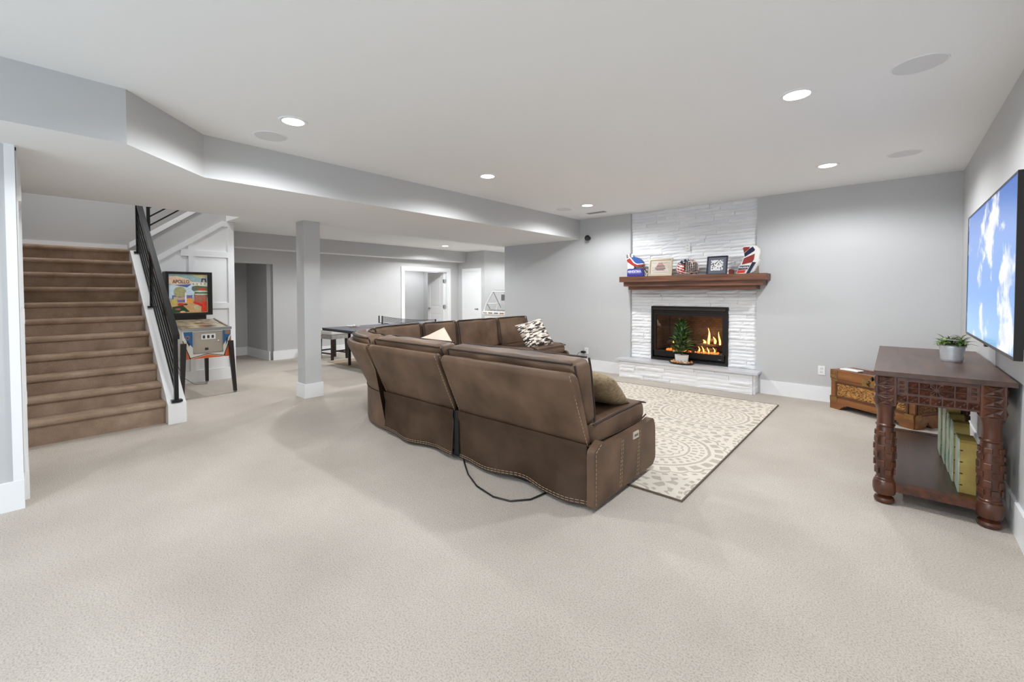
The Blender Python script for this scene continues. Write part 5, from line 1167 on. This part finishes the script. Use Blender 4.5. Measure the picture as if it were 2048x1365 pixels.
bm = B(); box(bm, PXF+0.010, PXF+0.016, fy(37), fy(66), fz(20), fz(9)); cpn = finish('coin_plate', bm, white_m, cdn, world=True, bevel=0.002)
for u in (42,51,60):
    bm = B(); box(bm, PXF+0.015, PXF+0.019, fy(u-2.4), fy(u+2.4), fz(18), fz(11.5)); sl = finish('coin_slot', bm, M('slot_dark',(58,54,50),rough=0.4), cpn, world=True)
bm = B(); box(bm, PXF+0.010, PXF+0.014, fy(44), fy(51), fz(43), fz(38)); finish('maker_plate', bm, M('plate_dark',(52,46,30),rough=0.4), cdn, world=True)
bm = B(); lathe(bm, [(0.018,0),(0.018,0.006),(0.009,0.010),(0.009,0.016),(0.0,0.016)], 16, T(PXF+0.010,fy(73),fz(26)) @ R(PI/2,'Y')); lathe(bm, [(0.007,0),(0.005,0.007),(0.0,0.007)], 10, T(PXF+0.010,fy(33),fz(14)) @ R(PI/2,'Y')); finish('lock', bm, steel_m, cdn, world=True, smooth=True)
bm = B()
for i in range(12):
    a = 2*PI*i/12; prism(bm, [(fy(10)+0.030*math.cos(a),fz(15)+0.030*math.sin(a)),(fy(10)+0.010*math.cos(a+0.3),fz(15)+0.010*math.sin(a+0.3)),(fy(10)+0.010*math.cos(a-0.3),fz(15)+0.010*math.sin(a-0.3))], 0, PXF+0.002, PXF+0.003)
finish('starburst', bm, cab_m, cabn, world=True)
bm = B(); lathe(bm, [(0.016,0),(0.016,0.010),(0.010,0.014),(0.0,0.014)], 16, T(PXF,fy(10),fz(15)) @ R(PI/2,'Y')); finish('start_button', bm, M('button_red',(150,40,36),rough=0.3), pm, world=True, smooth=True)
bm = B(); box(bm, PXF-0.05, PXF+0.014, PY0-0.006, PY1+0.006, 0.905, 0.940); finish('lockdown_bar', bm, steel_m, pm, world=True, bevel=0.006)
th = math.atan2(0.095,0.80)
for y in (PY0,PY1):
    bm = B(); prism(bm, [(PXF-0.04,0.918),(PXF-0.04,0.936),(-7.90,1.032),(-7.90,1.012)], 1, y-0.008, y+0.008); finish('side_rail', bm, steel_m, pm, world=True, bevel=0.002)
pf_m = M('playfield_art', (206,194,166), rough=0.35, rgb2=(92,68,48), vscale=9, detail=6, coat=0.5)
bm = B(); prism(bm, [(PXF-0.05,0.917),(PXF-0.05,0.922),(-7.90,1.020),(-7.90,1.012)], 1, PY0+0.009, PY1-0.009); pf = finish('playfield', bm, pf_m, pm, world=True)
for (a,b_,u0,u1,c) in ((0.30,0.75,0.25,0.78,(96,70,44)),(0.55,0.95,0.1,0.55,(60,58,40)),(0.38,0.52,0.30,0.7,(170,140,96)),(0.80,0.92,0.2,0.7,(150,60,40))):
    zf = lambda q: 0.9222+0.098*q+0.0006; xf = lambda q: PXF-0.05-0.80*q
    bm = B(); vs = [bm.verts.new((xf(a),PY0+(PY1-PY0)*u0,zf(a))),bm.verts.new((xf(a),PY0+(PY1-PY0)*u1,zf(a))),bm.verts.new((xf(b_),PY0+(PY1-PY0)*(u1-0.06),zf(b_))),bm.verts.new((xf(b_),PY0+(PY1-PY0)*(u0+0.05),zf(b_)))]; bm.faces.new(vs)
    bmesh.ops.solidify(bm, geom=bm.faces[:], thickness=-0.001); finish('playfield_patch', bm, M('pf_%d'%c[0],c,rough=0.35,var=0.35,vscale=22), pf, world=True)
BX = -7.93
bm = B(); box(bm, PXB+0.02, BX-0.012, 1.449, 2.026, 1.083, 1.738); bbx = finish('backbox', bm, line_m, pm, world=True, bevel=0.003)
for (y0,y1,z0,z1) in ((1.449,1.484,1.083,1.738),(1.968,2.026,1.083,1.738),(1.484,1.968,1.083,1.122),(1.484,1.968,1.700,1.738)):
    bm = B(); box(bm, BX-0.012, BX+0.006, y0, y1, z0, z1); finish('backbox_frame', bm, line_m, bbx, world=True, bevel=0.002, seg=1)
bm = B(); box(bm, PXB+0.03, BX-0.01, 1.50, 1.945, 1.0, 1.083); finish('neck', bm, line_m, pm, world=True)
def art(name, pts, off, rgb, em=0.12):    # u 0..100 left to right, v 0..100 top to bottom over the backglass
    P = [(1.484+0.484*u/100, 1.700-0.578*v/100) for u,v in pts]
    bm = B(); prism(bm, P, 0, BX-0.012+off*0.0005, BX-0.012+off*0.0005+0.0005); return finish(name, bm, M('art_%d_%d_%d'%rgb, rgb, rough=0.25, var=0.16, vscale=30, emit=(rgb,em)), bbx, world=True)
def circ(cx_,cy_,rx,ry,n=20,a0=0,a1=2*PI): return [(cx_+rx*math.cos(a0+(a1-a0)*i/n), cy_+ry*math.sin(a0+(a1-a0)*i/n)) for i in range(n if a1-a0 > 6 else n+1)]
art('backglass', [(0,0),(100,0),(100,100),(0,100)], 1, (150,182,182))
art('backglass_art', [(0,6),(18,4),(50,12),(62,22),(40,26),(12,28),(0,24)], 2, (226,198,172)); art('backglass_art', [(52,0),(96,0),(100,6),(80,8)], 2, (212,196,140))
art('backglass_art', [(0,28),(60,24),(70,28),(62,60),(0,62)], 2, (196,214,224)); art('backglass_art', [(14,28),(58,25),(46,34),(26,30)], 3, (88,98,150))
art('backglass_art', [(58,32),(70,29),(100,32),(100,60),(62,55),(66,46),(58,40)], 2, (104,112,70))
art('backglass_art', circ(28,46,16,14), 4, (166,162,118)); art('backglass_art', [(8,54),(60,54),(58,72),(8,72)], 3, (112,106,160)); art('backglass_art', [(12,58),(44,58),(44,66),(12,66)], 4, (190,168,150))
art('backglass_art', [(0,66),(100,66),(100,100),(0,100)], 2, (206,164,112)); art('backglass_art', circ(14,70,7,7), 5, (196,186,96)); art('backglass_art', circ(52,68,9,7), 5, (226,160,70)); art('backglass_art', circ(30,78,9,4), 5, (196,64,46))
art('backglass_art', [(8,84),(34,80),(52,97),(8,100)], 5, (42,72,42)); art('backglass_art', circ(22,90,7,2.5), 6, (176,90,84)); art('backglass_art', circ(34,97,7,2.5), 6, (222,180,130))
art('backglass_art', circ(42,60,2.2,14), 7, (226,230,234)); art('backglass_art', circ(42,78,5,2), 7, (70,42,34))
art('backglass_art', [(64,50),(98,50),(98,98),(82,98),(82,84),(64,74)], 4, (170,106,84)); art('backglass_art', [(74,37),(96,36),(96,43),(74,43)], 5, (206,70,44)); art('backglass_art', circ(82,44,18,2), 6, (182,222,214)); art('backglass_art', circ(82,52,18,1.6), 6, (182,222,214))
art('backglass_art', [(62,70),(86,78),(86,84),(62,75)], 6, (214,44,26)); art('backglass_art', [(85,70),(96,70),(96,98),(84,98)], 6, (222,60,34)); art('backglass_art', [(64,80),(76,82),(76,94),(62,92)], 6, (196,184,150)); art('backglass_art', [(84,10),(96,10),(96,12),(97,20),(94,20),(92,13),(88,13),(86,20),(83,20)], 5, (92,60,52))
art('score_panel', [(57,19),(99,21),(99,30),(57,29)], 6, (224,214,200))
for i, dgt in enumerate('0250'):
    bm = text_bm(dgt, 0.036, 0.0006, bold=0.0006); bmesh.ops.transform(bm, matrix=T(BX-0.0085,1.484+0.484*(62+10.2*i)/100,1.700-0.578*25/100) @ R(PI/2,'Z') @ R(PI/2,'X'), verts=bm.verts); finish('score_digit', bm, line_m, bbx, world=True)
bm = text_bm('APOLLO', 0.074, 0.0006, bold=0.0012); bmesh.ops.transform(bm, matrix=T(BX-0.0085,1.484+0.484*31/100,1.700-0.578*19.5/100) @ R(PI/2,'Z') @ R(PI/2,'X') @ Matrix.Diagonal((0.74,1,1,1)), verts=bm.verts); finish('lettering', bm, M('art_title',(128,66,52),rough=0.3), bbx, world=True)
leg_bl = M('leg_black', (34,28,26), rough=0.35)
for (x,y,dx,dy) in ((PXF+0.004,PY0+0.01,0.05,-0.035),(PXF+0.004,PY1-0.01,0.05,0.035),(PXB-0.004,PY0+0.04,-0.02,-0.02),(PXB+0.02,PY1-0.05,-0.02,0.01)):
    bm = B(); a = 0.030; b_ = 0.020; zt = 0.74 if x > -7.5 else 0.78
    top = [(-a,-a),(a,-a),(a,a),(-a,a)]; bot = [(dx-b_,dy-b_),(dx+b_,dy-b_),(dx+b_,dy+b_),(dx-b_,dy+b_)]
    A_ = [bm.verts.new((x+u,y+v,zt)) for u,v in top]; B_ = [bm.verts.new((x+u,y+v,0.018)) for u,v in bot]; bm.faces.new(A_); bm.faces.new(B_[::-1])
    for i in range(4): bm.faces.new((A_[i],B_[i],B_[(i+1)%4],A_[(i+1)%4]))
    lg = finish('leg', bm, leg_bl, pm, world=True, bevel=0.003, seg=1)
    bm = B(); lathe(bm, [(0.022,0.0),(0.024,0.006),(0.008,0.012),(0.008,0.03)], 14, T(x+dx,y+dy,0)); finish('leveler', bm, steel_m, lg, world=True, smooth=True)
bm = B(); tube(bm, [(-8.13,1.55,0.62),(-8.15,1.60,0.35),(-8.12,1.68,0.12),(-8.05,1.80,0.012),(-7.98,1.95,0.008),(-8.12,1.98,0.008)], 0.005, 6); finish('cord', bm, M('grey_cord',(120,122,124),rough=0.5), pm, world=True, smooth=True)

# ------------------------------------------------------------------ GAMES AREA
tt = thing('table_tennis_table', 'dark table tennis table behind the sectional sofa', 'table', (-7.26,5.17,0))
TTX0, TTX1, TTY0, TTY1 = -8.02, -6.50, 3.80, 6.54
tto = M('tennis_top', (70,72,84), rough=0.32); ttb = M('tennis_frame', (40,40,42), rough=0.45)
for y0, y1 in ((TTY0,5.168),(5.172,TTY1)):
    bm = B(); box(bm, TTX0, TTX1, y0, y1, 0.745, 0.762); finish('top', bm, tto, tt, world=True, bevel=0.002, seg=1)
    bm = B()
    for (a,b_,c,d) in ((TTX0+0.004,TTX1-0.004,y0+0.004,y0+0.034),(TTX0+0.004,TTX1-0.004,y1-0.034,y1-0.004),(TTX0+0.004,TTX0+0.034,y0+0.034,y1-0.034),(TTX1-0.034,TTX1-0.004,y0+0.034,y1-0.034)): box(bm, a, b_, c, d, 0.712, 0.745)
    finish('apron', bm, ttb, tt, world=True)
for y in (4.28,6.05):
    for x in (TTX0+0.12,TTX1-0.12):
        bm = B(); box(bm, x-0.020, x+0.020, y-0.020, y+0.020, 0.008, 0.745); finish('leg', bm, black_m, tt, world=True, bevel=0.003)
    bm = B(); box(bm, TTX0+0.14, TTX1-0.14, y-0.014, y+0.014, 0.40, 0.43); finish('crossbar', bm, black_m, tt, world=True)
    for x in (TTX0+0.12,TTX1-0.12):
        bm = B(); tube(bm, [(x,y+0.02*0,0.45),(x,y+(0.22 if y < 5 else -0.22),0.62),(x,y+(0.34 if y < 5 else -0.34),0.735)], 0.010, 8); finish('brace', bm, black_m, tt, world=True, smooth=True)
bm = B(); box(bm, TTX0+0.25, TTX1-0.25, 4.75, 5.60, 0.42, 0.56); uc = finish('undercarriage', bm, M('under_grey',(72,74,78),rough=0.5), tt, world=True, bevel=0.01)
bm = B(); box(bm, TTX0+0.25, TTX1-0.25, 4.742, 4.75, 0.38, 0.42); finish('red_strip', bm, M('strip_red',(170,36,40),rough=0.5), uc, world=True)
nt_ = thing('table_tennis_net', 'black net clamped across the table tennis table', 'net', (-7.26,5.17,0.763))
NX0, NX1 = -8.17, -6.35
for x in (NX0+0.02,NX1-0.02):
    sg_ = 1 if x < -7 else -1
    bm = B(); lathe(bm, [(0.013,-0.03),(0.013,0.155),(0.009,0.16)], 12, T(x,5.17,0.763)); finish('post', bm, black_m, nt_, world=True, smooth=True)
    bm = B(); box(bm, min(x,x+sg_*0.20), max(x,x+sg_*0.20), 5.15, 5.19, 0.7635, 0.772); box(bm, min(x,x+sg_*0.2), max(x,x+sg_*0.2), 5.16, 5.18, 0.700, 0.710); box(bm, x-0.012, x+0.012, 5.155, 5.185, 0.70, 0.772); finish('clamp', bm, black_m, nt_, world=True)
bm = B(); lathe(bm, [(0.013,0.01),(0.013,0.155),(0.009,0.16)], 12, T(NX0-0.10,5.17,0.763)); box(bm, NX0-0.11, NX0+0.02, 5.16, 5.18, 0.765, 0.775); finish('post', bm, black_m, nt_, world=True, smooth=True)
netm = M('net_cord', (74,76,80), rough=0.8); bm = B(); n = 70
def sag(a): return 0.03*math.sin(PI*a)
for i in range(n+1):
    a = i/n; x = NX0+0.03+(NX1-NX0-0.06)*a; box(bm, x-0.0022, x+0.0022, 5.169, 5.171, 0.772+0.02*(1-a), 0.915-sag(a))
for j in range(9):
    pts = [(NX0+0.03+(NX1-NX0-0.06)*k/16, 5.17, 0.775+0.02*(1-k/16)+(0.138-sag(k/16)-0.02*(1-k/16))*j/8) for k in range(17)]; tube(bm, pts, 0.0022 if j < 8 else 0.004, 4)
finish('netting', bm, netm, nt_, world=True)
pd = thing('tennis_paddle', 'red and white paddle lying on the table tennis table', 'paddle', (-7.62,4.22,0.763), 0.5)
bm = B(); disc(bm, 0.078, 0.004, 24, T(0,0,0), t=0.008, sy=1.05); finish('blade', bm, M('paddle_wood',(214,200,180),rough=0.5), pd)
bm = B(); disc(bm, 0.077, 0.012, 24, T(0,0,0), t=0.003, sy=1.05); finish('rubber', bm, M('rubber_dark',(70,34,34),rough=0.6), pd)
bm = B(); prism(bm, [(-0.015,0.07),(0.015,0.07),(0.017,0.19),(-0.017,0.19)], 2, 0.0, 0.022); finish('handle', bm, M('paddle_handle',(190,180,170),rough=0.5), pd, bevel=0.004)
pd2 = thing('spare_paddle', 'second paddle with pale face beside the ball', 'paddle', (-7.90,4.32,0.763), 1.2)
bm = B(); disc(bm, 0.078, 0.004, 24, t=0.009, sy=1.05); finish('blade', bm, M('paddle_pale',(226,224,222),rough=0.5), pd2)
bm = B(); prism(bm, [(-0.015,0.07),(0.015,0.07),(0.017,0.19),(-0.017,0.19)], 2, 0.0, 0.022); finish('handle', bm, M('paddle_handle',(190,180,170),rough=0.5), pd2, bevel=0.004)
bm = B(); bmesh.ops.create_uvsphere(bm, u_segments=18, v_segments=12, radius=0.02); o = tag(finish('tennis_ball', bm, white_m, smooth=True), 'small white table tennis ball between two paddles', 'ball'); o.location = (-7.755,4.30,0.783)
sto = thing('upholstered_stool', 'grey-white cushioned stool with dark legs beside the table tennis table', 'stool', (-9.02,4.52,0), 0.15)
bm = B(); rbox(bm, 0.50, 0.44, 0.10, 0.035, 6, (0,0,0.02), T(0,0,0.575), fn=None); finish('seat', bm, M('stool_fabric',(214,212,208),rough=0.9,bump=0.3,bscale=90), sto, smooth=True)
bm = B(); box(bm, -0.24, 0.24, -0.21, 0.21, 0.44, 0.525); finish('skirt', bm, M('stool_skirt',(150,146,142),rough=0.9,var=0.2,vscale=14), sto, bevel=0.01)
dk = M('stool_dark_wood', (40,26,22), rough=0.4)
for x in (-0.20,0.20):
    for y in (-0.17,0.17):
        bm = B(); a = 0.022; s_ = 1.06; A_ = [bm.verts.new((x+u,y+v,0.45)) for u,v in ((-a,-a),(a,-a),(a,a),(-a,a))]; B_ = [bm.verts.new((x*s_+u,y*s_+v,0.0)) for u,v in ((-a,-a),(a,-a),(a,a),(-a,a))]; bm.faces.new(A_); bm.faces.new(B_[::-1])
        for i in range(4): bm.faces.new((A_[i],B_[i],B_[(i+1)%4],A_[(i+1)%4]))
        finish('leg', bm, dk, sto, bevel=0.003)
for (x0,x1,y0,y1,z) in ((-0.20,0.20,-0.187,-0.165,0.13),(-0.20,0.20,0.165,0.187,0.13),(-0.217,-0.195,-0.17,0.17,0.18),(0.195,0.217,-0.17,0.17,0.18)):
    bm = B(); box(bm, x0, x1, y0, y1, z-0.015, z+0.015); finish('stretcher', bm, dk, sto)
bm = B(); box(bm, -8.66, -6.25, 4.20, 6.55, 0.0005, 0.007); tag(finish('floor_mat', bm, M('mat_tan',(158,142,118),rough=0.95,var=0.08,vscale=20,bump=0.6,bscale=120), bevel=0.002, seg=1), 'flat tan mat on the floor under the table tennis table', 'mat')
# dome hockey table in the rear passage
dh = thing('dome_hockey_table', 'white dome hockey table half hidden behind the fireplace wall', 'game table', (-7.55,8.48,0))
HX0_, HX1_, HY0_, HY1_ = -8.16, -6.95, 8.20, 8.74
bm = B(); box(bm, HX0_+0.06, HX1_-0.06, HY0_+0.03, HY1_-0.01, 0.10, 0.84); finish('cabinet', bm, M('hockey_white',(228,228,226),rough=0.45), dh, world=True, bevel=0.01)
bm = B(); box(bm, HX0_, HX1_, HY0_, HY1_, 0.84, 0.915); rimh = finish('rim', bm, M('hockey_rim',(236,236,234),rough=0.4), dh, world=True, bevel=0.012)
for i,(x,c) in enumerate(((-8.06,(180,150,140)),(-7.86,(168,112,84)),(-7.66,(120,116,116)),(-7.46,(168,112,84)),(-7.26,(120,116,116)))):
    bm = B(); box(bm, x-0.07, x+0.07, HY0_-0.006, HY0_+0.002, 0.862, 0.892); finish('score_strip', bm, M('strip_%d'%c[1],c,rough=0.5), rimh, world=True)
bm = B(); box(bm, HX0_+0.05, HX1_-0.05, HY0_+0.05, HY1_-0.05, 0.915, 0.925); finish('ice', bm, M('hockey_ice',(238,240,242),rough=0.3), dh, world=True)
fr = M('dome_frame',(236,236,234),rough=0.4); bm = B()
for y in (HY0_+0.04,HY1_-0.04):
    tube(bm, [(HX0_+0.03,y,0.92),(HX0_+0.12,y,1.12),(HX0_+0.36,y,1.44),(HX1_-0.36,y,1.44),(HX1_-0.12,y,1.12),(HX1_-0.03,y,0.92)], 0.018, 8)
for x,z in ((HX0_+0.36,1.44),(HX1_-0.36,1.44),(HX0_+0.12,1.12),(HX1_-0.12,1.12)): tube(bm, [(x,HY0_+0.04,z),(x,HY1_-0.04,z)], 0.014, 8)
finish('dome_frame', bm, fr, dh, world=True, smooth=True)
bm = B()
for y in (HY0_+0.05,HY1_-0.05): prism(bm, [(HX0_+0.05,0.925),(HX1_-0.05,0.925),(HX1_-0.13,1.12),(HX1_-0.37,1.43),(HX0_+0.37,1.43),(HX0_+0.13,1.12)], 1, y-0.002, y+0.002)
finish('dome_pane', bm, thin_glass('dome_acrylic',0.12), dh, world=True)
bm = B(); box(bm, HX0_+0.36, HX1_-0.36, HY0_+0.03, HY1_-0.03, 1.445, 1.475); finish('top_cap', bm, M('cap_grey',(176,176,174),rough=0.5), dh, world=True, bevel=0.005)
bm = B(); box(bm, -7.66, -7.44, 8.40, 8.55, 1.20, 1.36); lathe(bm, [(0.02,0),(0.02,0.26)], 10, T(-7.55,8.47,0.93)); finish('scoreboard', bm, M('score_grey',(112,112,112),rough=0.5), dh, world=True, bevel=0.004)
bm = B()
for i in range(9): x = HX0_+0.14+0.11*i; tube(bm, [(x,HY0_+0.06,0.935),(x+0.05,HY0_+0.22,0.955)], 0.006, 6)
tube(bm, [(HX0_+0.36,HY0_+0.06,1.42),(HX0_+0.58,HY0_+0.10,1.02)], 0.008, 6); tube(bm, [(HX0_+0.14,HY0_+0.06,1.10),(HX0_+0.22,HY0_+0.08,0.97)], 0.008, 6)
finish('rods', bm, M('rod_dark',(70,70,70),rough=0.4,metal=0.5), dh, world=True, smooth=True)
for x in (HX0_+0.12,HX1_-0.12):
    for y in (HY0_+0.08,HY1_-0.08):
        bm = B(); box(bm, x-0.035, x+0.035, y-0.035, y+0.035, 0, 0.10); finish('leg', bm, black_m, dh, world=True)
